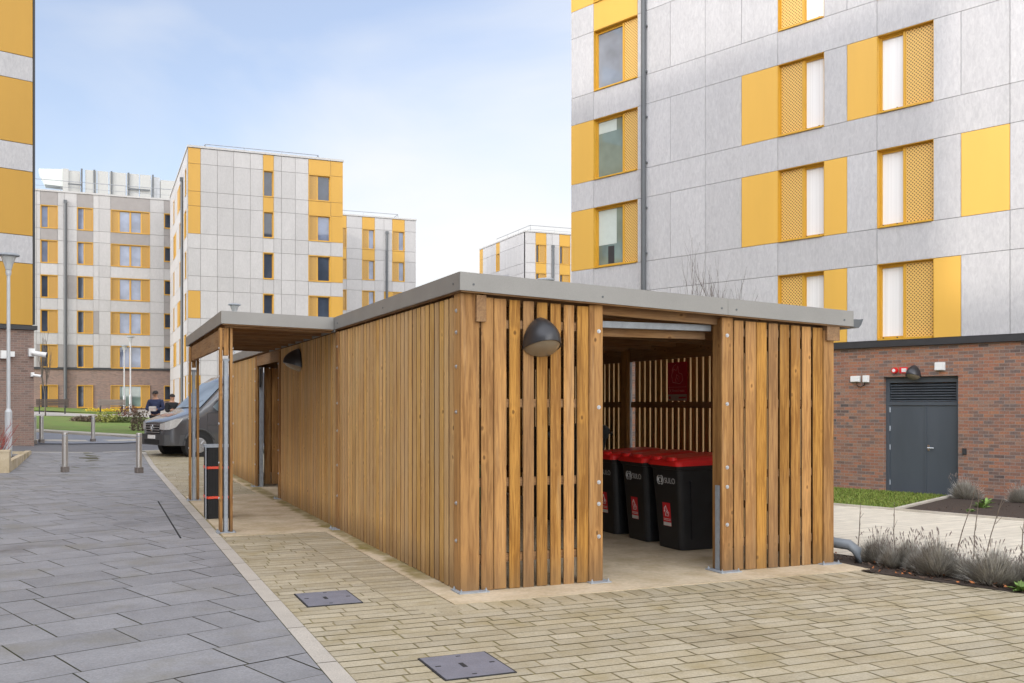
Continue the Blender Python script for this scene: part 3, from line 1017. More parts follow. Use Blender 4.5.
# rails behind the front boards
for x0, x1 in ((2.94, 4.25), (5.67, 6.94)):
    for z in (0.25, 0.92, 1.62, 2.32):
        mb = MB(); mb.box(x0 + .10, x1, 8.037, 8.095, z, z + .075); mb.build('rail', M['woodx'], shelter)

# left wall
mp = post('wall_post', [(2.885, 2.93, 12.66, 12.80, .013, top_f(2.9))], [(2.885, 12.70, z, 'x') for z in (0.45, 0.85, 1.30, 1.66, 2.12, 2.40)])
base_plate(2.80, 2.99, 12.62, 12.84)
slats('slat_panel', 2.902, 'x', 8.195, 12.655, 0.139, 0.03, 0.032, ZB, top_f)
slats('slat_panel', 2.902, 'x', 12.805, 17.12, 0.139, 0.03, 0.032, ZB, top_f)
post('wall_post', [(2.878, 2.93, 17.13, 17.27, .013, top_f(2.9))], [(2.878, 17.2, z, 'x') for z in (0.45, 0.85, 1.30, 1.72, 2.10, 2.35)])
base_plate(2.80, 2.99, 17.09, 17.31)
post('wall_post', [(2.878, 2.93, 19.86, 20.0, .013, top_f(2.9))], [(2.878, 19.93, z, 'x') for z in (0.45, 0.85, 1.30, 1.72, 2.10, 2.35)])
base_plate(2.80, 2.99, 19.8, 20.05)
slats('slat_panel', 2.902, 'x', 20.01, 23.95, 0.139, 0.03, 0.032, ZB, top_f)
for y0, y1 in ((8.15, 12.66), (12.8, 17.13), (20.0, 23.95)):
    for z in (0.25, 0.92, 1.62, 2.32):
        mb = MB(); mb.box(2.945, 2.985, y0, y1, z, z + .075); mb.build('rail', M['woody'], shelter)
# side doorway: lintel board, steel post with a black lock box, slatted door leaf set back
mb = MB(); mb.bbox(2.895, 2.93, 17.27, 19.86, 2.40, 2.60, .004); mb.build('lintel', M['woody'], shelter)
mb = MB(); mb.box(2.945, 3.01, 19.76, 19.84, .014, 2.38); mb.build('steel_post', M['galv'], shelter)
mb = MB(); mb.box(2.93, 2.95, 19.66, 19.80, 1.98, 2.34); mb.build('lock_box', M['bin_black'], shelter)
slats('slat_panel', 19.86, 'y', 3.04, 4.3, 0.14, 0.02, 0.034, .06, lambda x: 2.36)
slats('slat_panel', 4.3, 'x', 17.34, 19.86, 0.14, 0.012, 0.034, .06, lambda x: 2.36)
slats('slat_panel', 17.30, 'y', 2.95, 4.3, 0.14, 0.012, 0.034, .06, lambda x: 2.36)

# right wall with wider gaps, its posts, rail and header boards
mb_top = 2.26
y = 8.2
for y0, y1 in ((8.2, 12.02), (12.2, 16.1), (16.28, 20.1), (20.28, 23.95)):
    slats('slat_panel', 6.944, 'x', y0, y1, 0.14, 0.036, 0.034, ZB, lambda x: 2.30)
    mb = MB(); mb.box(6.89, 6.935, y0, y1, 1.60, 1.68); mb.build('rail', M['woody'], shelter)
    mb = MB(); mb.box(6.89, 6.935, y0, y1, .45, .53); mb.build('rail', M['woody'], shelter)
    mb = MB(); mb.box(6.88, 6.938, y0 - .1, y1 + .1, 2.24, 2.44); mb.build('header_board', M['woody'], shelter)
for y0 in (12.03, 16.11, 20.11):
    post('wall_post', [(6.82, 6.87, y0 - .02, y0 + .15, .022, 2.4)])
    mb = MB(); mb.box(6.87, 6.94, y0 + .04, y0 + .12, .014, 2.3); mb.build('steel_post', M['galv'], shelter)
slats('slat_panel', 23.96, 'y', 2.95, 6.93, 0.14, 0.02, 0.034, ZB, top_f)

# roof: deck, underside boards, rafters, steel beam over the opening, folded metal fascia with seams
def sloped(mb, x0, x1, y0, y1, dz0, dz1):
    mb.hexa([(x0, y0, roof_z(x0) + dz0), (x1, y0, roof_z(x1) + dz0), (x1, y1, roof_z(x1) + dz0), (x0, y1, roof_z(x0) + dz0),
             (x0, y0, roof_z(x0) + dz1), (x1, y0, roof_z(x1) + dz1), (x1, y1, roof_z(x1) + dz1), (x0, y1, roof_z(x0) + dz1)])

RX0, RX1, RY0, RY1 = 2.865, 7.17, 7.93, 24.2
mb = MB(); sloped(mb, RX0 + .02, RX1 - .02, RY0 + .02, RY1 - .02, -.05, -.015); mb.build('roof_deck', M['ply'], shelter)
y = 8.35
k = 0
while y < 24:
    mb = MB(); sloped(mb, 2.95, 6.93, y, y + .045, -.235, -.052); mb.build('rafter', M['woodx'], shelter)
    y += 0.62
mb = MB(); sloped(mb, 3.15, 6.9, 8.11, 8.155, -.24, -.06); mb.build('rafter', M['woodx'], shelter)
mb = MB(); mb.box(4.30, 5.61, 8.20, 8.215, 2.375, 2.435); mb.box(4.30, 5.61, 8.2155, 8.26, 2.375, 2.387); mb.build('steel_beam', M['galv'], shelter)
mb = MB(); mb.box(4.30, 5.62, 8.32, 8.365, 2.30, 2.39); mb.build('header_board', M['woodx'], shelter)
def fascia_front(x0, x1):
    mb = MB(); sloped(mb, x0, x1, RY0 - .0, RY0 + .018, -FAS, 0); sloped(mb, x0, x1, RY0 + .0185, RY0 + .11, -.004, 0.0)
    return mb.build('fascia', M['fascia'], shelter)

ff = fascia_front(RX0, 5.62); ff2 = fascia_front(5.6225, RX1)
for o, xs in ((ff, (2.99, 4.25, 5.55)), (ff2, (5.72, 7.05))):
    for x in xs:
        mb = MB(); mb.tube([(x, RY0, roof_z(x) - .1), (x, RY0 - .004, roof_z(x) - .1)], .010, 8); mb.build('screw', M['pipe'], o)
mb = MB(); mb.box(RX0 - .002, RX0 + .016, RY0 + .02, 12.79, 2.79 - FAS, 2.79); mb.box(RX0 + .018, RX0 + .1, RY0 + .12, 24.0, 2.783, 2.787); f1 = mb.build('fascia', M['fascia'], shelter)
mb = MB(); mb.box(RX0 - .002, RX0 + .016, 12.795, 18.2, 2.60, 2.79); mb.build('fascia', M['fascia'], shelter)
mb = MB(); mb.box(RX0 - .002, RX0 + .016, 18.205, RY1, 2.79 - FAS, 2.79); mb.build('fascia', M['fascia'], shelter)
for y in (8.1, 10.4, 12.6):
    mb = MB(); mb.tube([(RX0 - .002, y, 2.70), (RX0 - .006, y, 2.70)], .010, 8); mb.build('screw', M['pipe'], f1)
mb = MB(); sloped(mb, RX0, RX1, RY1 - .02, RY1, -FAS, 0); mb.build('fascia', M['fascia'], shelter)
# timber edge under the metal fascia
mb = MB(); sloped(mb, RX0 + .02, RX1 - .03, RY0 + .02, RY0 + .05, -FAS - .012, -.06); mb.build('fascia_board', M['woodx'], shelter)
mb = MB(); mb.box(RX0 + .018, RX0 + .045, RY0 + .06, 24.1, 2.79 - FAS - .012, 2.72); mb.build('fascia_board', M['woody'], shelter)
# gutter on the low side, and the rainwater pipe with its shoe
mb = MB()
gz = roof_z(7.17) - .135
rs = []
for yy in (7.95, 24.2):
    ring = [(7.175, yy, gz + .06), (7.175, yy, gz), (7.20, yy, gz - .03), (7.255, yy, gz - .035), (7.29, yy, gz), (7.315, yy, gz + .06), (7.305, yy, gz + .06), (7.28, yy, gz + .005), (7.25, yy, gz - .025), (7.205, yy, gz - .02), (7.185, yy, gz + .005), (7.185, yy, gz + .06)]
    rs.append(ring)
mb.rings(rs)
mb.add([(7.18, 7.951, gz + .055), (7.19, 7.951, gz - .025), (7.255, 7.951, gz - .03), (7.3, 7.951, gz + .055)], [(0, 1, 2, 3)])
mb.build('gutter', M['pipe'], shelter)
mb = MB(); mb.tube([(7.24, 8.45, gz - .03), (7.20, 8.42, 2.25), (7.06, 8.25, 2.1), (7.045, 8.22, 1.9), (7.045, 8.22, .32)], .034, 10)
mb.build('downpipe', M['pipe'], shelter, smooth=True)
mb = MB(); mb.tube([(7.045, 8.22, .36), (7.05, 8.21, .25), (7.10, 8.15, .20), (7.20, 8.03, .185), (7.25, 7.97, .13), (7.262, 7.955, -.02)], .055, 14)
mb.build('pipe_shoe', M['pvc'], shelter, smooth=True)

# ---- entrance canopy on the left side
AX0, AX1, AY0, AY1 = 1.43, 2.86, 12.80, 18.2
def can_z(x):
    return 2.79 + 0.026 * (AX1 - x)

def cslope(mb, x0, x1, y0, y1, dz0, dz1):
    mb.hexa([(x0, y0, can_z(x0) + dz0), (x1, y0, can_z(x1) + dz0), (x1, y1, can_z(x1) + dz0), (x0, y1, can_z(x0) + dz0),
             (x0, y0, can_z(x0) + dz1), (x1, y0, can_z(x1) + dz1), (x1, y1, can_z(x1) + dz1), (x0, y1, can_z(x0) + dz1)])
mb = MB(); cslope(mb, AX0, AX1, AY0, AY0 + .018, -.16, 0); mb.build('canopy_fascia', M['fascia'], shelter)
mb = MB(); cslope(mb, AX0 - .0, AX0 + .018, AY0 + .02, AY1, -.16, 0); mb.build('canopy_fascia', M['fascia'], shelter)
mb = MB(); cslope(mb, AX0 + .02, AX1, AY1 - .018, AY1, -.16, 0); mb.build('canopy_fascia', M['fascia'], shelter)
mb = MB(); cslope(mb, AX0 + .02, AX1 - .005, AY0 + .02, AY1 - .02, -.05, -.01); mb.build('canopy_deck', M['ply'], shelter)
for i in range(9):
    y = AY0 + .10 + i * .64
    mb = MB(); cslope(mb, AX0 + .06, AX1 - .01, y, y + .045, -.20, -.052); mb.build('rafter', M['woodx'], shelter)
mb = MB(); mb.box(1.46, 1.505, 12.93, 17.9, 2.38, 2.62); mb.build('canopy_beam', M['woody'], shelter)
mb = MB(); cslope(mb, AX0 + .02, AX1 - .01, AY0 + .02, AY0 + .06, -.175, -.052); mb.build('fascia_board', M['woodx'], shelter)
for yc in (12.98, 17.50):
    mb = MB(); mb.bbox(1.425, 1.458, yc - .07, yc + .07, .022, 2.62, .004); a_ = mb.build('canopy_post', M['wood'], shelter)
    mb = MB(); mb.bbox(1.550, 1.585, yc - .07, yc + .07, .022, 2.62, .004); b_ = mb.build('canopy_post', M['wood'], shelter)
    mb = MB(); mb.box(1.478, 1.486, yc - .05, yc + .05, .014, 2.2); mb.box(1.52, 1.528, yc - .05, yc + .05, .014, 2.2); mb.box(1.4865, 1.5195, yc - .06, yc - .052, .014, 2.2); mb.box(1.4865, 1.5195, yc - .052, yc + .05, .014, 2.19)
    mb.box(1.460, 1.548, yc - .02, yc + .02, 2.2, 2.23)
    mb.build('steel_post', M['galv'], shelter)
    mb = MB(); mb.bbox(1.475, 1.535, yc - .055, yc + .055, 2.27, 2.62, .004); mb.build('spacer_block', M['wood'], shelter)
    base_plate(1.39, 1.62, yc - .12, yc + .12)
    for z in (.45, 0.9, 1.4, 2.0, 2.36):
        for o, x, s in ((a_, 1.425, -1), (b_, 1.585, 1)):
            mb = MB(); p = Vector((x, yc - .02, z)); mb.tube([p, p + Vector((.012 * s, 0, 0))], .014, 8); mb.build('bolt', M['bolt'], o)


# ------------------------------------------------------------------ bell-shaped wall lamps
def wall_lamp(loc, ax, scale, label):
    """Half-bell cowl with a frosted lens; ax = rotation so local -y points away from the wall."""
    t = thing('wall_lamp', label, 'wall lamp', loc, ax, 'bell shaped graphite wall lamps')
    Mr = WORLD[t.name]
    def L(p): return tuple(Mr @ (Vector(p) * scale))
    n, mth = 18, 12
    mb = MB()
    def cowl(k, j, sh=1.0):
        a = math.pi * j / (n - 1)
        f = k / mth
        w = 0.180 * math.sin(math.pi / 2 * (0.012 + .988 * f) ** 0.74)
        d = 0.250 * math.sin(math.pi / 2 * (0.012 + .988 * f) ** 0.82)
        out = d * math.sin(a) * sh
        z = 0.295 * (1 - f ** 1.2) + 0.30 * out * f * 1.0
        return (w * math.cos(a) * sh, -out - .012, z)
    mb.add([L(cowl(k, j)) for k in range(mth + 1) for j in range(n)],
           [(k * n + j, k * n + j + 1, (k + 1) * n + j + 1, (k + 1) * n + j) for k in range(mth) for j in range(n - 1)])
    # inner skin gives the rim a thickness
    base = len(mb.v)
    mb.add([L(cowl(k, j, 0.94)) for k in range(mth + 1) for j in range(n)],
           [(k * n + j + 1, k * n + j, (k + 1) * n + j, (k + 1) * n + j + 1) for k in range(mth) for j in range(n - 1)])
    mb.add([L(cowl(mth, j)) for j in range(n)] + [L(cowl(mth, j, .94)) for j in range(n)], [(j, j + 1, n + j + 1, n + j) for j in range(n - 1)])
    mb.build('cowl', M['lamp_metal'], t, smooth=True)
    mb = MB()
    rings = []
    for s, dz in ((.93, .004), (.8, -.03), (.5, -.058), (.08, -.068)):
        r_ = [cowl(mth, j, s) for j in range(n)]
        rings.append([L((x, y, z + dz)) for x, y, z in r_])
    vs = [p for r_ in rings for p in r_]
    mb.add(vs, [(k * n + j, k * n + j + 1, (k + 1) * n + j + 1, (k + 1) * n + j) for k in range(3) for j in range(n - 1)] + [tuple(3 * n + j for j in range(n))])
    mb.build('lens', M['lamp_lens'], t, smooth=True)
    mb = MB()
    prof = [(-.165, -.005), (.165, -.005), (.172, .02), (.135, .13), (.06, .23), (0, .285), (-.06, .23), (-.135, .13), (-.172, .02)]
    mb.rings([[L((x, 0, z)) for x, z in prof], [L((x, -.014, z)) for x, z in prof]])
    mb.build('back_plate', M['lamp_metal'], t)
    return t


wall_lamp((3.655, 8.010, 2.14), 0.0, .97, 'bell shaped graphite lamp on the slatted shelter front, left of the doorway')
wall_lamp((2.900, 15.36, 2.22), R(-90), 1.0, 'dark bell shaped lamp on the shelter side wall, under the entrance canopy')

# ------------------------------------------------------------------ wheelie bins in the shelter
def make_bin(name, label, lid_mat, body_mat, group, logo=True, open_lid=False):
    t = thing(name, label, 'wheelie bin', (0, 0, 0), 0, group)
    W2, D, H = .29, .80, .98                   # local: front at x=0 faces -x, width along y
    def ring(z, f, lip=0.0):
        w = W2 - .055 * (1 - f) + lip; x0 = .075 * (1 - f) - lip; x1 = D - .14 * (1 - f) + lip
        r = .055
        pts = []
        for cx, cy, a0 in ((x1 - r, -w + r, -90), (x1 - r, w - r, 0), (x0 + r, w - r, 90), (x0 + r, -w + r, 180)):
            for k in range(4):
                a = R(a0 + 30 * k)
                pts.append((cx + r * math.cos(a), cy + r * math.sin(a), z))
        return pts
    mb = MB()
    mb.rings([ring(.004, 0), ring(.08, .09), ring(.5, .5), ring(.90, .92), ring(.905, .92, .014), ring(.945, .95, .018), ring(H - .02, .98, .018)])
    # side ribs and recess
    for s in (-1, 1):
        for x0, x1 in ((.16, .185), (.56, .585)):
            mb.hexa([(x0 + .05, s * .215, .12), (x1 + .05, s * .215, .12), (x1 + .05, s * .255, .12), (x0 + .05, s * .255, .12),
                     (x0, s * .262, .78), (x1, s * .262, .78), (x1, s * .296, .78), (x0, s * .296, .78)] if s > 0 else
                    [(x0 + .05, -.255, .12), (x1 + .05, -.255, .12), (x1 + .05, -.215, .12), (x0 + .05, -.215, .12),
                     (x0, -.296, .78), (x1, -.296, .78), (x1, -.262, .78), (x0, -.262, .78)])
    body = mb.build('body', M[body_mat], t)
    mb = MB()
    if not open_lid:
        def lring(z, ins, tilt):
            w = W2 + .028 - ins; x0, x1 = -.035 + ins, D + .02 - ins
            r = .06
            pts = []
            for cx, cy, a0 in ((x1 - r, -w + r, -90), (x1 - r, w - r, 0), (x0 + r, w - r, 90), (x0 + r, -w + r, 180)):
                for k in range(4):
                    a = R(a0 + 30 * k)
                    x = cx + r * math.cos(a)
                    pts.append((x, cy + r * math.sin(a), z + tilt * x))
            return pts
        mb.rings([lring(H - .035, 0, .02), lring(H + .012, .002, .03), lring(H + .035, .03, .05), lring(H + .052, .10, .06), lring(H + .05, .2, .07)])
        for yy in (-.15, .15):
            mb.rings([[(.0 + .05 * math.cos(a), yy + .085 * math.sin(a), H + .022) for a in [2 * math.pi * k / 14 for k in range(14)]],
                      [(.0 + .045 * math.cos(a), yy + .08 * math.sin(a), H + .062) for a in [2 * math.pi * k / 14 for k in range(14)]]])
    else:
        mb.hexa([(D, -.3, .93), (D + .05, -.3, .96), (D + .05, .3, .96), (D, .3, .93), (D + .0, -.29, 1.62), (D + .05, -.29, 1.62), (D + .05, .29, 1.62), (D + .0, .29, 1.62)])
    mb.build('lid', M[lid_mat], t)
    mb = MB(); mb.tube([(D + .05, -.26, H - .03), (D + .09, -.2, H - .01), (D + .09, .2, H - .01), (D + .05, .26, H - .03)], .016, 8); mb.build('handle', M[body_mat], t)
    for s in (-1, 1):
        mb = MB(); mb.tube([(D - .09, s * .245, .10), (D - .09, s * .30, .10)], .10, 18); mb.build('wheel', M['rubber'], t)
    if logo:
        def fx(z): return .075 * (1 - (z - .03) / .95) - .003
        # emblem: two facing swirls, then the maker's word
        em = MB()
        for cy, a0, a1, r_ in ((.125, 60, 300, .042), (.068, -120, 120, .042), (.113, 70, 290, .021), (.080, -110, 110, .021)):
            pts = []
            for k in range(13):
                a = R(a0 + (a1 - a0) * k / 12)
                z = .775 + r_ * math.sin(a) * 1.15
                pts.append((fx(z) - .001, cy - r_ * math.cos(a) * .75, z))
            em.tube(pts, .0065, 5)
        em.build('emblem', M['print_grey'], t)
        text_part('lettering', 'SULO', .088, M['print_grey'], t, axes_matrix((fx(.745) - .001, .012, .745), (0, -1, 0), (-.079, 0, 1)))
        st = MB()
        z0, z1, y0, y1 = .255, .52, -.075, .085
        st.add([(fx(z0), y1, z0), (fx(z0), y0, z0), (fx(z1), y0, z1), (fx(z1), y1, z1)], [(3, 2, 1, 0)])
        so = st.build('sticker', M['sticker_red'], t)
        st = MB()
        st.add([(fx(.258) - .001, y1 - .003, .258), (fx(.258) - .001, y0 + .003, .258), (fx(.298) - .001, y0 + .003, .298), (fx(.298) - .001, y1 - .003, .298)], [(3, 2, 1, 0)])
        for zz in (.318, .334):
            st.add([(fx(zz) - .001, y1 - .012, zz), (fx(zz) - .001, y0 + .012, zz), (fx(zz) - .001, y0 + .012, zz + .006), (fx(zz) - .001, y1 - .012, zz + .006)], [(3, 2, 1, 0)])
        for pts in (((.03, .40), (.05, .42), (.02, .49), (-.01, .43), (-.04, .41), (-.025, .37), (.035, .37), (.03, .40)), ((.0, .385), (.015, .43), (-.015, .40)), ((.055, .45), (.035, .47))):
            st.tube([(fx(z) - .001, y, z) for y, z in pts], .003, 4)
        st.build('sticker_print', M['print_white'], so)
    return t


BR = 'black wheelie bins with red lids lined up inside the shelter'
bin0 = make_bin('wheelie_bin', 'black bin with red lid standing closest to the right jamb of the doorway', 'bin_red', 'bin_black', BR)
place(bin0, (5.90, 9.55, .012), R(1.2))
place(copy_tree(bin0), (5.915, 10.30, .012), R(-1.0), 'middle one of the three red lidded black bins seen through the doorway')
place(copy_tree(bin0), (5.90, 11.04, .012), R(.6), 'red lidded black bin partly hidden by the left jamb of the doorway')
blk = make_bin('wheelie_bin', 'all black bin with a raised dark lid behind the red lidded row', 'bin_black', 'bin_black', None, logo=False)
place(blk, (5.75, 12.75, .012), R(4), scale=1.26)
grn = make_bin('wheelie_bin', 'green bin glimpsed through the narrow gaps of the front boards', 'bin_green', 'bin_green', None, logo=False)
place(grn, (3.25, 9.05, .012), R(90))
# poster on the inside of the right wall
po = thing('poster', 'dark red waste poster on the slats inside the shelter', 'poster', (6.93, 10.82, 1.69))
PXW = 6.886
mb = MB(); mb.box(PXW - .003, PXW, 10.59, 11.04, 1.69, 2.19); mb.build('sheet', M['poster_red'], po)
mb = MB(); mb.box(PXW - .0045, PXW - .0032, 10.592, 11.038, 1.692, 1.775)
mb.build('footer_strip', M['poster_strip'], po)
mb = MB()
mb.box(PXW - .0045, PXW - .0032, 10.60, 11.03, 1.866, 1.871)
for pts in (((10.92, 1.93), (10.95, 2.02), (10.90, 2.10), (10.84, 2.08), (10.80, 2.14), (10.78, 2.05), (10.70, 2.03), (10.69, 1.95), (10.75, 1.91), (10.92, 1.93)),
            ((10.86, 1.94), (10.83, 2.03), (10.77, 2.00), (10.78, 1.94)), ((10.94, 2.08), (10.90, 2.14), (10.85, 2.16)), ((10.80, 1.96), (10.82, 1.99))):
    mb.tube([(PXW - .004, y, z) for y, z in pts], .004, 4)
mb.tube([(PXW - .004, 11.0, 1.80), (PXW - .004, 10.955, 1.845)], .003, 4); mb.tube([(PXW - .004, 10.955, 1.80), (PXW - .004, 11.0, 1.845)], .003, 4)
mb.build('drawing', M['poster_ink'], po)
text_part('lettering', 'General waste', .05, M['poster_ink'], po, axes_matrix((PXW - .004, 10.94, 1.808), (0, -1, 0), (0, 0, 1)))
mb = MB(); mb.box(PXW - .006, PXW - .0046, 10.97, 11.02, 1.715, 1.75); mb.box(PXW - .006, PXW - .0046, 10.61, 10.78, 1.722, 1.742); mb.build('footer_logo', M['poster_red'], po)

# litter bin between the canopy posts
lb = thing('litter_bin', 'tall square black litter bin with two orange bands under the canopy', 'litter bin', (1.60, 14.72, .012))
mb = MB(); mb.bbox(1.42, 1.74, 14.52, 14.92,   .014, 1.03, .03); body = mb.build('body', M['litter_black'], lb)
mb = MB()
for i in range(7):
    x = 1.44 + i * .04
    mb.box(x, x + .018, 14.512, 14.519, .08, .98)
mb.build('slat', M['litter_black'], body)
mb = MB(); mb.bbox(1.405, 1.755, 14.505, 14.935, 1.031, 1.065, .035); mb.build('lid', M['galv'], lb)
for z in (.30, .725):
    mb = MB(); mb.bbox(1.413, 1.747, 14.506, 14.927, z, z + .035, .03); mb.build('band', M['orange'], lb)
mb = MB(); mb.box(1.404, 1.416, 14.5, 14.53, .014, 1.03); mb.build('edge_strip', M['galv'], lb)

# access covers in the block paving
def cover(label, px):
    c = [gpt(*p) for p in px]
    x0 = sum(p[0] for p in c) / 4; y0 = sum(p[1] for p in c) / 4
    t = thing('access_cover', label, 'access cover', (x0, y0, 0), 0, 'steel access covers set in the block paving')
    wx = .5 * (abs(c[1][0] - c[0][0]) + abs(c[2][0] - c[3][0])) / 2
    wy = .5 * (abs(c[3][1] - c[0][1]) + abs(c[2][1] - c[1][1])) / 2
    print('cover', wx * 2, wy * 2)
    mb = MB(); mb.bbox(x0 - wx, x0 + wx, y0 - wy, y0 + wy, .0, .0125, .004); mb.build('frame', M['iron_dark'], t)
    mb = MB(); mb.bbox(x0 - wx + .012, x0 + wx - .012, y0 - wy + .012, y0 + wy - .012, .002, .0145, .004); p_ = mb.build('plate', M['iron'], t)
    mb = MB()
    for ax, ay, l, w in ((-.02, 0, .03, .10), (-.75 * wx, .1 * wy, .035, .018), (.75 * wx, .0, .035, .018), (.1 * wx, .78 * wy, .03, .014), (-.1 * wx, -.78 * wy, .03, .014)):
        mb.box(x0 + ax - l / 2, x0 + ax + l / 2, y0 + ay - w / 2, y0 + ay + w / 2, .0146, .0158)
    mb.build('key_slot', M['iron_dark'], p_)
    return t
cover('steel cover plate on the pavers, nearer to the bottom edge of the photo', [(415, 660.5), (486, 655), (518, 675.5), (446, 684)])
cover('steel cover plate on the pavers, beside the flush kerb line', [(293, 594.5), (349, 592.3), (363.5, 605.2), (306, 607.5)])
# ------------------------------------------------------------------ buildings
class Building:
    """An apartment block: panel-clad faces with recessed windows, built on a local frame whose x runs along the front."""

    def __init__(self, name, label, ox, oy, rot, group='apartment blocks with gold and grey panels'):
        self.root = thing(name, label, 'apartment block', (ox, oy, 0), rot, group)
        self.ox, self.oy, self.rot = ox, oy, rot
        c, s = math.cos(rot), math.sin(rot)
        self.ex, self.ey = Vector((c, s)), Vector((-s, c))     # front faces -ey

    def front(self):
        return Frame(self.ox, self.oy, self.ex, -self.ey)

    def part(self, name, mb, mat, smooth=False):
        return mb.build(name, mat, self.root, smooth)


def face(bd, fr, cells, windows, th=.05, gap=.012, back0=None, recess=.2, perf='perf', skin='wall_panels', joint='joint'):
    """cells: (s0, s1, z0, z1, material key). windows: (s0, s1, z0, z1, [(kind, f0, f1), ...])."""
    groups = {}
    for s0, s1, z0, z1, k in cells:
        groups.setdefault(k, [])
        groups[k].append(MB())
        fr.box(groups[k][-1], s0 + gap / 2, s1 - gap / 2, -th, 0.0, z0 + gap / 2, z1 - gap / 2)
    back = MB()
    for s0, s1, z0, z1, k in cells:
        fr.box(back, s0 if back0 is None else max(s0, back0), s1, -.30, -th - .004, z0, z1)
    nm = {'panel': 'grey_cladding', 'panel_far': 'pale_cladding', 'gold': 'gold_cladding', 'taupe': 'taupe_cladding'}
    one = {'panel': 'grey_panel', 'panel_far': 'pale_panel', 'gold': 'gold_panel', 'taupe': 'taupe_panel'}
    for k, lst in groups.items():
        if len(lst) <= 48:
            for q_ in lst: bd.part(one.get(k[:9] if k != 'gold_far' else 'gold', 'wall_panel'), q_, M[k])
        else:
            mb = MB()
            for q_ in lst: mb.add(q_.v, q_.f)
            bd.part(nm.get(k, skin), mb, M[k])
    if back.f: bd.part('backing_wall', back, M[joint])
    for s0, s1, z0, z1, segs in windows:
        window(bd, fr, s0, s1, z0, z1, segs, recess, perf)


def window(bd, fr, s0, s1, z0, z1, segs, recess=.2, perf='perf'):
    mb = MB()
    near = perf == 'perf'
    f = .04 if near else .055
    if near: recess = .19
    o = .012
    e_ = -.125 if near else o
    fr.box(mb, s0, s0 + f, -recess - .06, e_, z0, z1)
    fr.box(mb, s1 - f, s1, -recess - .06, e_, z0, z1)
    fr.box(mb, s0 + f, s1 - f, -recess - .06, e_, z1 - f, z1)
    if near:
        t_ = .010
        fr.box(mb, s0, s0 + t_, e_ + .001, -.004, z0, z1)
        fr.box(mb, s1 - t_, s1, e_ + .001, -.004, z0, z1)
        fr.box(mb, s0 + t_, s1 - t_, e_ + .001, -.004, z1 - t_, z1)
    fr.box(mb, s0 + f, s1 - f, -recess - .06, o + .03, z0, z0 + f)
    fr.box(mb, s0 + f, s1 - f, -recess - .10, -recess - .065, z0 + f, z1 - f)
    W = s1 - s0
    for k, a, b in segs[1:]:
        x = s0 + W * a
        fr.box(mb, x - .03, x + .03, -recess - .06, -.095 if near else -.07, z0 + f, z1 - f)
    for k, a, b in segs:
        if k.startswith(('glass', 'blind')):
            lo = s0 + W * a + (f if a == 0 else .03); hi = s0 + W * b - (f if b == 1 else .03)
            st = .012 if near else .04
            fr.box(mb, lo, lo + st, -recess - .05, -recess + .04, z0 + f, z1 - f)
            fr.box(mb, hi - st, hi, -recess - .05, -recess + .04, z0 + f, z1 - f)
            fr.box(mb, lo + st, hi - st, -recess - .05, -recess + .04, z0 + f, z0 + f + .06)
            fr.box(mb, lo + st, hi - st, -recess - .05, -recess + .04, z1 - f - .05, z1 - f)
    w = mb.build('window', M['gold_frame' if near else 'gold_frame_far'], bd.root)
    for k, a, b in segs:
        lo = s0 + W * a + (f if a == 0 else .03); hi = s0 + W * b - (f if b == 1 else .03)
        p = MB()
        if k == 'perf':
            fr.box(p, lo, hi, -.13 if near else -.10, -.115 if near else -.085, z0 + f, z1 - f)
            p.build('perforated_screen', M[perf], w)
        else:
            st = .012 if near else .04
            fr.box(p, lo + st, hi - st, -recess - .03, -recess, z0 + f + .06, z1 - f - .05)
            p.build('pane', M[k], w)
            if k == 'blind' and perf == 'perf':
                q = MB()
                for x in (lo + .1, hi - .12):
                    fr.box(q, x, x + .03, -.03, -.005, z0 + f, z0 + f + .03)
                q.build('catch', M['dark_trim'], w)
    return w


def drainpipe(bd, fr, s, z0, z1, r=.055, every=1.4, hopper=False):
    mb = MB()
    p0, p1 = fr.pt(s, .09, z0), fr.pt(s, .09, z1)
    mb.tube([p0, p1], r, 10)
    z = z0 + .7
    while z < z1:
        fr.box(mb, s - r - .015, s + r + .015, .0, .10, z, z + .05)
        z += every
    if hopper:
        fr.box(mb, s - .13, s + .13, .0, .22, z1 - .02, z1 + .24)
    return bd.part('drainpipe', mb, M['pipe'])


def body(bd, x0, x1, d, z0, z1, mat='panel_far', coping=True, inset=.30, left=.02):
    """Main volume behind the cladding, flat roof and coping; local x from x0 to x1, local depth d."""
    fr = bd.front()
    mb = MB(); fr.box(mb, x0 + left, x1 - .02, -d + .02, -inset - .006, z0, z1 - .02)
    bd.part('wall', mb, M[mat])
    if coping:
        mb = MB()
        fr.box(mb, x0 - .05, x1 + .05, -.35, .06, z1, z1 + .14)
        fr.box(mb, x0 - .05, x0 + .35, -d - .06, -.352, z1, z1 + .14)
        fr.box(mb, x1 - .35, x1 + .05, -d - .06, -.352, z1, z1 + .14)
        fr.box(mb, x0 + .352, x1 - .352, -d - .06, -d + .35, z1, z1 + .14)
        fr.box(mb, x0 + .352, x1 - .352, -d + .352, -.352, z1 - .018, z1 + .02)
        bd.part('roof', mb, M['coping'])


def grid_cells(cols, rows, windows, special, default, zsplit=True):
    """Fill a facade with panels: cols = list of s boundaries, rows = list of z boundaries; special {(i, j): key or None}."""
    cells = []
    for j in range(len(rows) - 1):
        for i in range(len(cols) - 1):
            k = special.get((i, j), default)
            if k is None: continue
            cells.append((cols[i], cols[i + 1], rows[j], rows[j + 1], k))
    return cells


ROT2 = R(19.1)

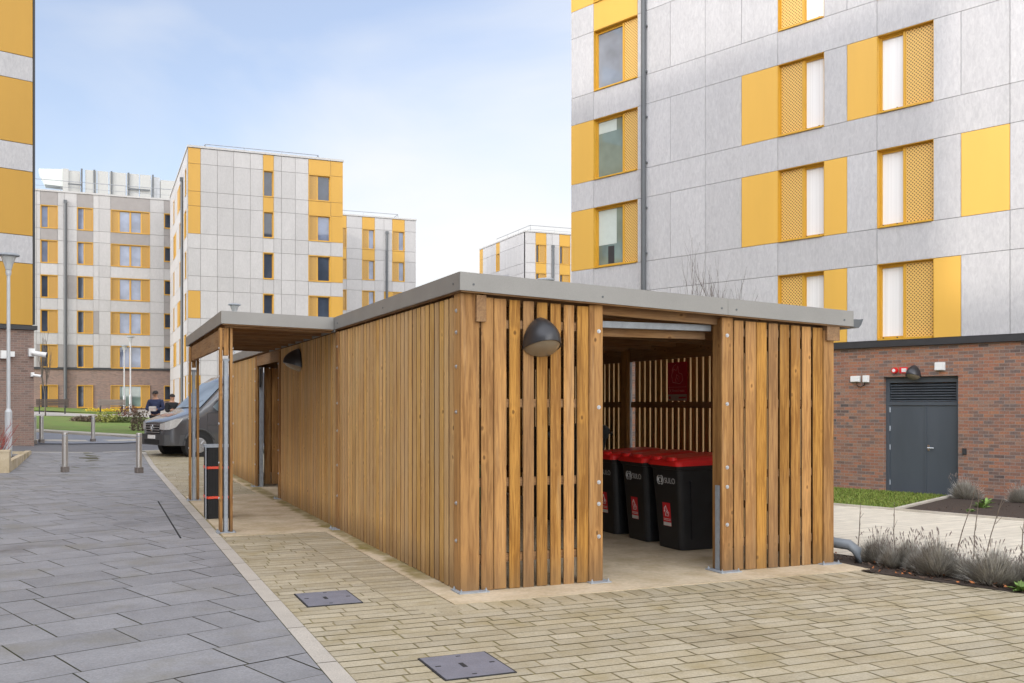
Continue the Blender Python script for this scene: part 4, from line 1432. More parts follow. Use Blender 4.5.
# ---- the near block on the right: its front faces -p, local x runs towards -q (to the right in the photo)
EW = PQ_WALL
ex, ey = pq(EW, 22.12)
nb = Building('apartment_block', 'tall near block with brick base and dark double door, gold and grey panels above', ex, ey, R(19.1) - math.pi / 2)
fe = nb.front()
sx = lambda px: s_at(fe, px)
SEB = -.50
ZW = [3.185] + [3.13 + 2.77 * k for k in range(1, 7)]                 # zone bottoms; zone height 1.9, band .9
ZTOP = 3.13 + 2.77 * 6
cE = [0.0, sx(593.6), sx(637.6), sx(642), sx(670.3), sx(705.2), sx(741.5), sx(777.8), sx(824), sx(847), sx(877), sx(933.5), sx(961), sx(1010)]
mod = cE[13] - cE[12]
cE += [cE[13] + 1.5, cE[13] + 2.15, cE[13] + 3.55, cE[13] + 5.0, cE[13] + 7.0, cE[13] + 9.0]
print('E columns', [round(v, 2) for v in cE])
win_cols = {1: 'A', 7: 'B', 10: 'C', 15: 'B'}
cells, wins = [], []
gold_zone = {(0, 1), (0, 2), (6, 1), (6, 2), (8, 0), (8, 1), (9, 2), (11, 0), (12, 1), (14, 2), (14, 1), (16, 0), (16, 3), (6, 4), (0, 4)}
band_joints = [0, 1, 3, 5, 7, 10, 13, 15, 17, 19]
for k in range(6):
    z0, z1, z2 = ZW[k], 5.03 + 2.77 * k, 5.9 + 2.77 * k
    for i in range(len(cE) - 1):
        if i in win_cols:
            t = win_cols[i]
            if t == 'A': segs = [({3: 'glass_blue', 4: 'glass_blue'}.get(k, 'glass_green'), 0, .64), ('perf', .64, 1)]
            elif t == 'B': segs = [('perf', 0, .52), ('blind', .52, 1)]
            else: segs = [('blind', 0, .46), ('perf', .46, 1)]
            wins.append((cE[i], cE[i + 1], z0, z1, segs))
        else:
            cells.append((cE[i], cE[i + 1], z0, z1, 'gold' if (i, k) in gold_zone else 'panel'))
    for a, b in zip(band_joints, band_joints[1:]):
        if k == 3 and a == 1:
            cells.append((cE[1], cE[2], z1, z2, 'gold')); cells.append((cE[2], cE[3], z1, z2, 'panel'))
        else:
            cells.append((cE[a], cE[b], z1, z2, 'panel'))
face(nb, fe, cells, wins)
EL = cE[-1]
body(nb, 0, EL, 14, 3.0, ZTOP)
# brick base with the recessed double door
d0, d1 = sx(882.5), sx(957.0)
DZ = -.47; DT = 2.30
mb = MB()
fe.box(mb, 0.02, d0, -.5, -.06, -.9, 3.02)
fe.box(mb, d1, EL - .02, -.5, -.06, -.9, 3.02)
fe.box(mb, d0, d1, -.5, -.06, DT, 3.02)
fe.box(mb, 0.02, EL - .02, -14, -.51, -.9, 2.99)
nb.part('brick_base', mb, M['brick'])
mb = MB(); fe.box(mb, -.03, EL, -.30, .035, 3.025, 3.18); nb.part('metal_band', mb, M['dark_trim'])
door = MB()
fe.box(door, d0 + .004, d0 + .09, -.30, -.17, DZ, DT - .004)
fe.box(door, d1 - .09, d1 - .004, -.30, -.17, DZ, DT - .004)
fe.box(door, d0 + .09, d1 - .09, -.30, -.17, DT - .14, DT - .004)
fe.box(door, d0 + .09, d1 - .09, -.30, -.17, 1.62, 1.70)
fe.box(door, d0 + .004, d1 - .004, -.32, -.08, DZ - .06, DZ - .002)
dr = nb.part('door', door, M['door_grey'])
mid = sx(922)
for a, b in ((d0 + .094, mid - .004), (mid + .004, d1 - .094)):
    lf = MB(); fe.box(lf, a, b, -.29, -.195, DZ + .01, 1.615); l_ = lf.build('door_leaf', M['door_grey'], dr)
lv = MB()
z = 1.71
while z < DT - .19:
    c = [fe.pt(d0 + .095, -.28, z + .05), fe.pt(d1 - .095, -.28, z + .05), fe.pt(d1 - .095, -.19, z), fe.pt(d0 + .095, -.19, z)]
    lv.hexa([c[3], c[2], c[1], c[0]] + [(p[0], p[1], p[2] + .012) for p in (c[3], c[2], c[1], c[0])])
    z += .062
lv.build('louvre', M['louvre'], dr)
mb = MB(); mb.tube([fe.pt(mid + .07, -.19, .62), fe.pt(mid + .07, -.13, .62), fe.pt(mid + .22, -.13, .62)], .014, 8); fe.box(mb, mid + .045, mid + .095, -.195, -.185, .55, .69); mb.build('handle', M['chrome'], dr)
for z in (-.3, .55, 1.0, 1.45):
    mb = MB(); mb.tube([fe.pt(d0 + .094, -.185, z), fe.pt(d0 + .094, -.185, z + .12)], .018, 8); mb.build('hinge', M['galv'], dr)
mb = MB(); fe.box(mb, mid - .02, mid + .02, -.194, -.18, DZ + .02, 1.61); mb.build('closing_strip', M['door_grey'], dr)
drainpipe(nb, fe, sx(645.4), .0, 20, .075, 1.35)
roller = MB(); fe.box(roller, cE[1] + .06, cE[1] + .80, -.188, -.184, ZW[1] + .72, ZW[1] + 1.80); nb.part('roller_blind', roller, M['roller'])
roller = MB(); fe.box(roller, cE[1] + .06, cE[1] + .80, -.188, -.184, ZW[2] + 1.45, ZW[2] + 1.80); nb.part('roller_blind', roller, M['roller'])
roller = MB(); fe.box(roller, cE[1] + .45, cE[1] + .70, -.188, -.184, ZW[1] + .12, ZW[1] + .66); nb.part('window_lining', roller, M['dark_trim'])


# fixtures on the near block's brick
def fixture(name, label, cat, px, py, w, h, d, mat, round_=False, group=None, fr=fe, back=-.06):
    s, z = s_at(fr, px), z_at(fr, px, py)
    v = fr.pt(s, back, z)
    t = thing(name, label, cat, v, 0, group)
    mb = MB()
    if round_:
        mb.tube([fr.pt(s, back + .002, z), fr.pt(s, back + d, z)], [w / 2, w / 2 * .9], 16)
    else:
        fr.box(mb, s - w / 2, s + w / 2, back + .002, back + d * .55, z - h / 2, z + h / 2)
        fr.box(mb, s - w / 2 + .012, s + w / 2 - .012, back + d * .55, back + d, z - h / 2 + .012, z + h / 2 - .012)
    mb.build('casing', mat, t)
    return t, s, z


BOXG = 'small white boxes on the brick by the dark double door'
t, s, z = fixture('junction_box', 'larger white box of the pair left of the dark door, with a cable loop', 'wall box', 855.0, 379.0, .24, .15, .09, M['white'], group=BOXG)
mb = MB(); mb.tube([fe.pt(s + .02, -.03, z - .07), fe.pt(s + .05, -.02, z - .17), fe.pt(s + .14, -.02, z - .20), fe.pt(s + .23, -.02, z - .16), fe.pt(s + .25, -.03, z - .08)], .012, 6); mb.build('cable', M['rubber'], t)
fixture('junction_box', 'smaller white box of the pair left of the dark door', 'wall box', 865.3, 378.8, .15, .17, .08, M['white'], group=BOXG)
fixture('junction_box', 'single white box above the right end of the dark door', 'wall box', 939.5, 366.3, .22, .19, .10, M['white'], group=BOXG)
t, s, z = fixture('alarm_sounder', 'round red alarm sounder on the brick above the dark door', 'alarm', 894.3, 370.5, .15, .15, .09, M['red'], True)
mb = MB(); mb.tube([fe.pt(s, .03, z), fe.pt(s, .04, z)], .04, 12); mb.build('beacon', M['white'], t)
t, s, z = fixture('alarm_sign', 'small red and white sign beside the round red alarm', 'sign', 902.5, 370.2, .20, .14, .02, M['sticker_red'])
mb = MB(); fe.box(mb, s - .045, s + .075, -.0395, -.037, z - .045, z + .045); mb.build('legend_panel', M['print_white'], t)
fixture('door_entry_panel', 'small dark entry panel on the brick, right of the dark door', 'entry panel', 963.5, 451.5, .09, .14, .05, M['dark_trim'])
s, z = s_at(fe, 913), z_at(fe, 913, 377)
v = fe.pt(s, -.058, z)
wall_lamp(v, R(19.1) - math.pi / 2, .95, 'grey bell shaped lamp on the brick wall above the dark double door')

# ---- middle block with the gold corner
yB = 67.9
bB = Building('apartment_block', 'mid distance block with a gold corner strip and two window columns', 5.47, yB, 0)
fb = bB.front()
sB = lambda px: s_at(fb, px)
cB = [0.0, sB(200.6), sB(217.4), sB(233.6), sB(250.3), sB(263), sB(273.8), sB(281.5), sB(295.3), sB(308.4), sB(330.8), sB(343)]
print('B columns', [round(v, 2) for v in cB])
TOPB = 18.62
cells, wins = [], []
gold = {(0, 0), (0, 1), (0, 3), (10, 0), (10, 1), (10, 2), (10, 3), (0, 5)}
cells_top = []
for i in range(len(cB) - 1):
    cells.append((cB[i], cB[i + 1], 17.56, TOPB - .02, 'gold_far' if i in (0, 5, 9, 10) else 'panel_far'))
for k in range(6):
    z1 = 17.56 - 2.8 * k; z0 = z1 - 1.83; zb = z1 - 2.8
    for i in range(len(cB) - 1):
        if i == 9:
            wins.append((cB[9], cB[10], z0, z1, [('perf', 0, .4), ('glass' if k != 1 else 'glass_pale', .4, 1)]))
        elif i == 5:
            wins.append((cB[5], cB[6], z0, z1, [('glass', 0, 1)]))
        else:
            cells.append((cB[i], cB[i + 1], z0, z1, 'gold_far' if (i, k) in gold else 'panel_far'))
        g = (i == 5 and k == 0) or (i in (9, 10) and k == 0) or (i == 0 and k == 0)
        cells.append((cB[i], cB[i + 1], zb, z0, 'gold_far' if g else 'panel_far'))
face(bB, fb, cells, wins, gap=.022, recess=.2, perf='perf_far', joint='joint_far')
body(bB, 0, cB[-1], 17.4, 0.2, TOPB, left=.31)
lf = Frame(5.47, yB, (0, 1), (-1, 0))
cells, wins = [], []
cs = [0.0, 1.3, 2.3, 3.4, 4.4, 6.2, 7.2, 9.5, 10.5, 12.5, 13.4, 17.4]
for i in range(len(cs) - 1): cells.append((cs[i], cs[i + 1], 17.56, TOPB - .02, 'panel_far'))
for k in range(6):
    z1 = 17.56 - 2.8 * k; z0 = z1 - 1.83; zb = z1 - 2.8
    for i in range(len(cs) - 1):
        if i in (1, 5, 9): wins.append((cs[i], cs[i + 1], z0, z1, [('perf', 0, .5), ('glass', .5, 1)]))
        else: cells.append((cs[i], cs[i + 1], z0, z1, 'gold_far' if (i + k) % 3 == 0 and i in (2, 4, 6, 8) else 'panel_far'))
        cells.append((cs[i], cs[i + 1], zb, z0, 'taupe' if k == 5 else 'panel_far'))
face(bB, lf, cells, wins, gap=.022, perf='perf_far', joint='joint_far', back0=.31)
drainpipe(bB, lf, 4.0, 1, 17.2, .10, 3, True)
def roof_rail(bd, pts, h=1.0):
    mb = MB()
    for a, b in zip(pts, pts[1:]):
        va, vb = Vector(a), Vector(b)
        n = max(2, int((vb - va).length / 2.4))
        for i in range(n + 1):
            p = va.lerp(vb, i / n)
            mb.tube([(p.x, p.y, p.z), (p.x, p.y, p.z + h)], .022, 5)
        mb.tube([(va.x, va.y, va.z + h), (vb.x, vb.y, vb.z + h)], .03, 5)
        mb.tube([(va.x, va.y, va.z + h * .5), (vb.x, vb.y, vb.z + h * .5)], .016, 5)
    bd.part('roof_rail', mb, M['rail'])
roof_rail(bB, [(6.6, 78, TOPB + .1), (6.8, 70.4, TOPB + .1), (14.6, 70.4, TOPB + .1), (14.8, 78, TOPB + .1)], .82)

# ---- the block set back to its right, half in shade
yC = 87.1
cC0 = 18.8
bC = Building('apartment_block', 'far block standing right behind the gold cornered one, crossed by its slanting shadow', cC0, yC, 0)
fc = bC.front()
sC = lambda px: s_at(fc, px)
cC = [0.0, sC(341.8), sC(346.6), sC(362.1), sC(374.8), sC(384), sC(392.2), sC(404.7), sC(416)]
cells, wins = [], []
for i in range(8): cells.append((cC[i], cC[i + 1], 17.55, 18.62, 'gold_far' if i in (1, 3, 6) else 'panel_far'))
for k in range(6):
    z1 = 17.55 - 2.8 * k; z0 = z1 - 1.85; zb = z1 - 2.8
    for i in range(8):
        if i in (3, 6): wins.append((cC[i], cC[i + 1], z0, z1, [('perf', 0, .5), ('glass_pale', .5, 1)]))
        elif i == 1: wins.append((cC[i], cC[i + 1], z0, z1, [('perf', 0, 1)]))
        else: cells.append((cC[i], cC[i + 1], z0, z1, 'gold_far' if i == 5 and k == 2 else 'panel_far'))
        cells.append((cC[i], cC[i + 1], zb, z0, 'gold_far' if i in (1, 3, 6) and k == 0 else 'panel_far'))
face(bC, fc, cells, wins, gap=.025, perf='perf_far', joint='joint_far')
body(bC, 0, cC[-1], 14, .4, 18.64)
drainpipe(bC, fc, sC(386.7), 1, 17.2, .12, 3, True)
roof_rail(bC, [(19.5, 89.5, 18.75), (26.1, 89.5, 18.75), (26.3, 95, 18.75)], .8)

# ---- the bright block seen over the shelter roof
bD = Building('apartment_block', 'far bright block seen over the shelter roof, left of the tall near block', 38.2, yC, 0)
fd = bD.front()
sD = lambda px: s_at(fd, px)
cD = [0.0, sD(535.6), sD(546.4), sD(552.4), sD(559.4), sD(570.2), sD(579), sD(590), sD(603)]
cells, wins = [], []
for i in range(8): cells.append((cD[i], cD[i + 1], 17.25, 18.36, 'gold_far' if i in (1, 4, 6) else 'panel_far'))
for k in range(6):
    z1 = 17.25 - 2.8 * k; z0 = z1 - 1.85; zb = z1 - 2.8
    for i in range(8):
        if i in (1, 4, 6): wins.append((cD[i], cD[i + 1], z0, z1, [('glass', 0, .36), ('perf', .36, 1)]))
        else: cells.append((cD[i], cD[i + 1], z0, z1, 'panel_far'))
        cells.append((cD[i], cD[i + 1], zb, z0, 'gold_far' if i in (1, 4, 6) and k == 0 else 'panel_far'))
face(bD, fd, cells, wins, gap=.025, perf='perf_far', joint='joint_far')
body(bD, 0, cD[-1], 12.4, .4, 18.38, left=.31)
fl = Frame(38.2, yC, (0, 1), (-1, 0))
cs = [0.0, 2.2, 4.4, 5.0, 6.6, 7.6, 9.0, 10.2, 11.4, 12.4]
cells, wins = [], []
for i in range(9): cells.append((cs[i], cs[i + 1], 17.25, 18.36, 'gold_far' if i in (4, 8) else 'panel_far'))
for k in range(6):
    z1 = 17.25 - 2.8 * k; z0 = z1 - 1.85; zb = z1 - 2.8
    for i in range(9):
        if i == 4 and k < 5: wins.append((cs[i], cs[i + 1], z0, z1, [('glass_pale', 0, .5), ('perf', .5, 1)]))
        else: cells.append((cs[i], cs[i + 1], z0, z1, 'gold_far' if i == 8 else 'panel_far'))
        cells.append((cs[i], cs[i + 1], zb, z0, 'gold_far' if i in (8,) else 'panel_far'))
face(bD, fl, cells, wins, gap=.025, perf='perf_far', joint='joint_far', back0=.31)
drainpipe(bD, fd, sD(552.6), 1, 17.0, .14, 3, True)
roof_rail(bD, [(39.2, 97, 18.5), (39.2, 88.2, 18.5), (47, 88.2, 18.5)], .75)

# ---- the wide block at the far left
xA0 = -16.0
bA = Building('apartment_block', 'far left block with white roof plant, taupe spandrels and a brown brick ground floor', xA0, yC, 0)
fa = bA.front()
sA = lambda px: s_at(fa, px)
cA = [0.0, 3.6, 5.3, 7.0, 8.7, sA(36.5), sA(40.3), sA(57.8), sA(64.6), sA(76.9), sA(93.2), sA(99), sA(110.6), sA(149.9), sA(164), sA(173.3), 24.5]
print('A columns', [round(v, 2) for v in cA])
TOPA = 18.75
cells, wins = [], []
WA = {1: 's', 3: 's', 6: 's', 9: 's', 12: 'b', 14: 'q'}
for i in range(len(cA) - 1): cells.append((cA[i], cA[i + 1], 17.65, TOPA, 'taupe' if i in (1, 3, 6, 9, 12, 14) else 'panel_far'))
for k in range(5):
    z1 = 17.65 - 2.8 * k; z0 = z1 - 1.87; zb = z1 - 2.8 if k < 4 else 4.62
    for i in range(len(cA) - 1):
        w = WA.get(i)
        if w == 's': wins.append((cA[i], cA[i + 1], z0, z1, [('glass_pale' if k < 2 else 'glass', 0, .46), ('perf', .46, 1)]))
        elif w == 'b': wins.append((cA[i], cA[i + 1], z0, z1, [('perf', 0, .21), ('glass_pale', .21, .5), ('glass_pale', .5, .79), ('perf', .79, 1)]))
        elif w == 'q':
            wins.append((cA[i], cA[i + 1], z0 + .6, z1, [('glass', 0, 1)]))
            cells.append((cA[i], cA[i + 1], z0, z0 + .6, 'taupe'))
        else:
            cells.append((cA[i], cA[i + 1], z0, z1, 'taupe' if (i, k) in ((8, 2), (10, 3), (7, 4), (8, 4), (5, 4)) else 'panel_far'))
        cells.append((cA[i], cA[i + 1], zb, z0, 'taupe' if (i in (1, 3, 6, 9, 12) and k == 0) or i == 14 and k != 1 else 'panel_far'))
face(bA, fa, cells, wins, gap=.025, perf='perf_far', joint='joint_far')
# brown brick ground floor with its windows
gz1, gz0 = 3.2, 1.32
mb = MB()
edges = [0.0]
gw = [(1, 's'), (3, 's'), (6, 's'), (9, 's'), (12, 'b'), (14, 'q')]
x = .02
for i, w in gw:
    fa.box(mb, x, cA[i], -.4, -.06, .2, 4.45)
    fa.box(mb, cA[i], cA[i + 1], -.4, -.06, gz1, 4.45)
    fa.box(mb, cA[i], cA[i + 1], -.4, -.06, .2, gz0 if w != 'q' else gz0 + .6)
    x = cA[i + 1]
    segs = {'s': [('glass', 0, .46), ('perf', .46, 1)], 'b': [('perf', 0, .21), ('glass_green', .21, .5), ('glass_green', .5, .79), ('perf', .79, 1)], 'q': [('glass', 0, 1)]}[w]
    window(bA, fa, cA[i], cA[i + 1], gz0 if w != 'q' else gz0 + .6, gz1, segs, .24, 'perf_far')
fa.box(mb, x, 24.48, -.4, -.06, .2, 4.45)
bA.part('brick_base', mb, M['brick_brown'])
mb = MB(); fa.box(mb, 0, 24.5, -.3, .04, 4.455, 4.61); bA.part('metal_band', mb, M['dark_trim'])
body(bA, 0, 24.5, 13, .2, TOPA)
drainpipe(bA, fa, sA(65.4), 1.2, 17.9, .13, 3, True)
# roof plant: louvre screens on posts, a duct with a cut corner, casings
fp = Frame(xA0, yC + 3.0, (1, 0), (0, -1))
sp_ = lambda px: s_at(fp, px)
mb = MB()
for a, b in ((85, 96.5), (97.3, 108.5), (109.3, 126), (126.8, 139), (139.8, 151)):
    fp.box(mb, sp_(a), sp_(b), -.2, 0, 18.9, 21.4)
bA.part('plant_screen', mb, M['plant_white'])
mb = MB()
for a in (69.6, 80.2, 92.8, 110, 127, 151.4):
    s = sp_(a) if a > 80 else sp_(a)
    if a < 80: continue
    fp.box(mb, s + .05, s + .19, .01, .12, 18.8, 21.45)
for a, b in ((68, 81), (128, 150)):
    fp.box(mb, sp_(a), sp_(b), .13, .2, 20.0, 20.12)
bA.part('screen_post', mb, M['pipe'])
mb = MB()
prof = [(38.5, 21.25), (38.5, 20.9), (44.5, 20.0), (62, 19.95), (68.5, 19.9), (68.5, 21.4)]
rs = [[fp.pt(sp_(a), d, z) for a, z in prof] for d in (-2.0, -.4)]
mb.rings(rs); bA.part('duct', mb, plain('translucent_duct_casing', (0.60, 0.64, 0.60), .4, var=.08, scale=1.2))
mb = MB(); fp.box(mb, sp_(68.5), sp_(80), -2, -.3, 18.8, 21.3); fp.box(mb, sp_(62.5), sp_(68.5), -.38, -.2, 19.2, 21.4); bA.part('plant_screen', mb, M['plant_white'])
mb = MB(); fp.box(mb, sp_(30), sp_(61), -2.4, -.5, 18.8, 19.6); bA.part('plant_casing', mb, M['plant_grey'])
mb = MB(); fp.box(mb, sp_(152), sp_(160), -2, -.1, 18.8, 21.3); bA.part('plant_casing', mb, M['plant_grey'])
mb = MB(); fp.box(mb, sp_(160.5), sp_(177), -2, -.1, 18.8, 21.1); bA.part('plant_screen', mb, M['plant_white'])
roof_rail(bA, [(xA0 + 1, yC + .8, TOPA + .1), (7, yC + .8, TOPA + .1)], 1.0)

# ---- the block at the left edge of the photo; an added unseen block beside it shades the square
FQ, FP1 = 34.7, 9.985
fx_, fy_ = pq(FP1 - 34, FQ)
bF = Building('apartment_block', 'gold and grey block at the left edge of the photo, on a brown brick base', fx_, fy_, ROT2)
ff_ = bF.front()
LF = 34.0
FT = 27.0
bands = [(4.25, 6.28, 'gold_far'), (6.28, 7.2, 'panel'), (7.2, 9.32, 'gold_far'), (9.32, 10.22, 'panel'), (10.22, 12.3, 'gold_far'), (12.3, 13.1, 'panel'), (13.1, 15.3, 'gold_far'), (15.3, 16.2, 'panel'), (16.2, 18.3, 'gold_far'), (18.3, 19.2, 'panel'), (19.2, 21.2, 'gold_far'), (21.2, 22.2, 'panel'), (22.2, 24.2, 'gold_far'), (24.2, 25.1, 'panel'), (25.1, 27, 'gold_far')]
cells, wins = [], []
cF = [0, 5.0, 6.6, 12.0, 13.6, 19.5, 21.1, 26.5, 28.1, LF - .07]
for z0, z1, k in bands:
    for i in range(9):
        if i in (1, 3, 5, 7) and k == 'gold_far': wins.append((cF[i], cF[i + 1], z0, z1, [('glass', 0, .6), ('perf', .6, 1)]))
        else: cells.append((cF[i], cF[i + 1], z0, z1, k))
face(bF, ff_, cells, wins, gap=.02)
mb = MB(); ff_.box(mb, LF - .065, LF, -.5, .0, 4.28, FT); ff_.box(mb, .0, LF + .06, -.4, .05, 4.10, 4.24); bF.part('metal_band', mb, M['dark_trim'])
mb = MB(); ff_.box(mb, .02, LF - .02, -13, -.06, -.6, 4.09); bF.part('brick_base', mb, M['brick_brown'])
body(bF, 0, LF, 13, 4.1, FT)
# unseen block added and sized for its shadow: tall part, lower part
wf = Frame(*pq(-24.0, 34.7), -QH, PH)
wcells, wwins = [], []
cW = [0, 4, 5.6, 9, 10.6, 14, 15.6, 19.5, 21.1, 25.6]
for z0, z1, k in bands:
    for i in range(9):
        if i % 2 == 1 and k == 'gold_far': wwins.append((cW[i], cW[i + 1], z0, z1, [('glass', 0, .6), ('perf', .6, 1)]))
        else: wcells.append((cW[i], cW[i + 1], z0, z1, 'panel' if k == 'panel' or i % 4 == 0 else 'gold_far'))
face(bF, wf, wcells, wwins, gap=.02)
mb = MB(); wf.box(mb, 0, 25.6, -12, -.306, 0, 26.9); bF.part('unseen_shade_block', mb, M['panel'])
mb = MB(); wf.box(mb, 0, 25.6, -.3, -.06, -.6, 4.24); wf.box(mb, 25.62, 64, -12, -.06, -.6, 4.24); bF.part('brick_base', mb, M['brick_brown'])
mb = MB(); wf.box(mb, 25.62, 64, -12, -.1, 4.25, 19.8); bF.part('unseen_shade_block', mb, M['panel'])

# security cameras on the brown brick
def cctv(label, px, py, sc=1.0, box=False):
    s, z = s_at(ff_, px), z_at(ff_, px, py)
    t = thing('security_camera', label, 'security camera', ff_.pt(s, -.06, z), 0, 'white security cameras on the brown brick')
    mb = MB(); ff_.box(mb, s - .09 * sc, s + .09 * sc, -.058, .10 * sc, z - .13 * sc, z + .13 * sc); mb.build('bracket', M['white'], t)
    mb = MB()
    if box:
        ff_.box(mb, s + .092 * sc, s + .3 * sc, .0, .2, z - .07, z + .10); mb.build('housing', M['white'], t)
    else:
        p = Vector(ff_.pt(s + .02, .16 * sc, z - .02))
        d = (Vector((ff_.s.x, ff_.s.y, -.18)) + Vector((ff_.n.x, ff_.n.y, 0)) * .5).normalized()
        mb.tube([p - d * .05 * sc, p + d * .40 * sc], [.075 * sc, .085 * sc], 12); mb.build('housing', M['white'], t)
        mb = MB(); mb.tube([p + d * .40 * sc, p + d * .44 * sc], [.07 * sc, .06 * sc], 12); mb.build('lens', M['dark_trim'], t)
    return t
cctv('white boxed camera on the brown brick, behind the tall lamp post', 3.0, 354.5, 1.0, True)
cctv('white bullet camera at the corner of the brown brick base', 31.2, 352.5, 1.0)
cctv('small white camera below the larger one at the brown brick corner', 32.3, 374.5, .55)
# ------------------------------------------------------------------ bollards
def bollard_proto():
    t = thing('bollard', '', 'bollard', (0, 0, 0), 0, 'brushed steel bollards across the paved lane')
    mb = MB(); mb.lathe([(.068, 0), (.068, .93), (.064, .945), (.05, .952), (.0, .953)], n=20); mb.build('shaft', M['steel'], t, smooth=False)
    mb = MB(); mb.bbox(-.08, .08, -.08, .08, 0, .13, .012); mb.build('base_sleeve', M['steel_base'], t)
    mb = MB(); mb.lathe([(.0705, .86), (.0705, .885)], n=20); mb.build('band', M['galv'], t)
    return t
BOL = [((65, 472.3), 'steel bollard standing alone in mid lane, between the planter and the van'),
       ((139, 473.2), 'steel bollard nearest to the van, beside the flush kerb line'),
       ((34.2, 444.2), 'far steel bollard touching the brown brick corner'),
       ((41.5, 443.3), 'far steel bollard just right of the one at the brick corner'),
       ((93, 442.4), 'far steel bollard in front of the lawn and flower bed')]
b0 = bollard_proto()
for i, (pp, lab) in enumerate(BOL):
    o = b0 if i == 0 else copy_tree(b0)
    x, y = gpt(*pp)
    place(o, (x, y, ground_z(x, y) + .006), R(19 + i * 3), lab, 1.0)

# ------------------------------------------------------------------ lamp posts
def lamp_proto():
    t = thing('lamp_post', '', 'lamp post', (0, 0, 0), 0, 'post top lamps with flat disc heads')
    mb = MB(); mb.lathe([(.095, 0), (.095, 1.25), (.06, 1.32), (.052, 1.34), (.045, 5.0)], n=16); mb.build('pole', M['post_grey'], t)
    mb = MB()
    mb.lathe([(.06, 4.98), (.075, 5.05), (.075, 5.12), (.05, 5.14)], n=16)
    for k in range(4):
        a = R(45 + 90 * k)
        mb.tube([(.06 * math.cos(a), .06 * math.sin(a), 5.1), (.22 * math.cos(a), .22 * math.sin(a), 5.52)], .011, 5)
    br = mb.build('bracket', M['post_grey'], t)
    mb = MB(); mb.lathe([(.08, 5.14), (.12, 5.3), (.2, 5.5), (.19, 5.5), (.11, 5.3), (.07, 5.15)], n=20); mb.build('bowl', M['opal'], t)
    mb = MB(); mb.lathe([(.20, 5.50), (.285, 5.52), (.29, 5.545), (.26, 5.575), (.1, 5.60), (0, 5.602)], n=24); mb.build('disc_head', M['galv'], t)
    return t
lp = lamp_proto()
# (px of the pole, px y of the head, depth, label)
LAMPS = [(8.5, 253, 27.5, 'tall pale lamp post standing in the planter at the left edge'),
         (130.5, 336, 72, 'taller of the two slim lamp posts by the far flower bed'),
         (124.3, 345, 76, 'shorter slim lamp post just left of the taller far one'),
         (545.5, 278, 31, 'lamp whose disc head shows over the shelter roof, before the bright block'),
         (234.5, 303.5, 45, 'lamp whose disc head shows over the entrance canopy')]
for i, (px, py, d, lab) in enumerate(LAMPS):
    o = lp if i == 0 else copy_tree(lp)
    x, y = site(px, d)
    z = ground_z(x, y)
    top = EYE + (HY - py) / FOC * d
    s = (top - z) / 5.6
    place(o, (x, y, z), 0, lab)
    o.scale = (1, 1, s)

# ------------------------------------------------------------------ planter with red stems
pl = thing('planter', 'low concrete edged planter at the left edge holding red stemmed shrubs', 'planter', (*gpt(12, 472), 0))
x0, y0 = gpt(9.2, 473.3)
xa, ya = gpt(31, 454.5)
dirv = Vector((xa - x0, ya - y0)).normalized()
nrm = Vector((-dirv.y, dirv.x))
L_ = (Vector((xa, ya)) - Vector((x0, y0))).length
frp = Frame(x0, y0, dirv, -nrm)        # outward = towards the lane
mb = MB(); frp.box(mb, 0, .42, -1.2, .0, -.05, .52); frp.box(mb, -.012, .432, -1.21, .012, .522, .56); mb.build('end_block', M['concrete'], pl)
mb = MB()
for i in range(7):
    frp.box(mb, .43 + i * (L_ - .43) / 7 + .004, .43 + (i + 1) * (L_ - .43) / 7 - .004, -.14, .0, -.05, .26 + ground_z(x0, y0))
frp.box(mb, L_ + .0, L_ + .14, -3.2, 0, -.05, .26)
mb.build('edging', M['concrete'], pl)
mb = MB(); frp.box(mb, .43, L_, -3.2, -.145, -.04, .17); mb.build('planting_soil', M['soil'], pl)

def stems(name, label, cat, loc, n, h, spread, mat, r=.006, group=None, branch=3, seed=1):
    rr = random.Random(seed)
    t = thing(name, label, cat, loc, 0, group)
    mb = MB()
    for _ in range(n):
        a = rr.uniform(0, 6.28); lean = rr.uniform(.1, 1) * spread; H = h * rr.uniform(.55, 1.0)
        b0 = Vector(loc) + Vector((rr.uniform(-.08, .08), rr.uniform(-.08, .08), 0))
        pts = [b0]
        for k in range(1, 5):
            f = k / 4
            pts.append(b0 + Vector((math.cos(a) * lean * f ** 1.2 + rr.uniform(-.02, .02), math.sin(a) * lean * f ** 1.2 + rr.uniform(-.02, .02), H * f)))
        mb.tube(pts, [r, r * .9, r * .75, r * .55, r * .3], 5)
        for _ in range(branch):
            f = rr.uniform(.3, .9); i = min(3, int(f * 4)); p = pts[i].lerp(pts[i + 1], f * 4 - i)
            a2 = a + rr.uniform(-1.4, 1.4); l2 = H * rr.uniform(.15, .35)
            mb.tube([p, p + Vector((math.cos(a2) * l2 * .5, math.sin(a2) * l2 * .5, l2 * .9))], [r * .55, r * .25], 4)
    mb.build('stems', mat, t)
    return t
for i, (s_, d_) in enumerate(((1.6, -.75), (3.0, -.55), (4.4, -.9))):
    v = frp.pt(s_, d_, .17)
    stems('dogwood', ('bare red stemmed shrub beside the tall planter block', 'bare red stemmed shrub in the middle of the planter', 'bare red stemmed shrub at the far end of the planter')[i], 'shrub', v, 26, 1.0, .6, M['red_twig'], .010, 'red stemmed shrubs in the planter', 3, 40 + i)

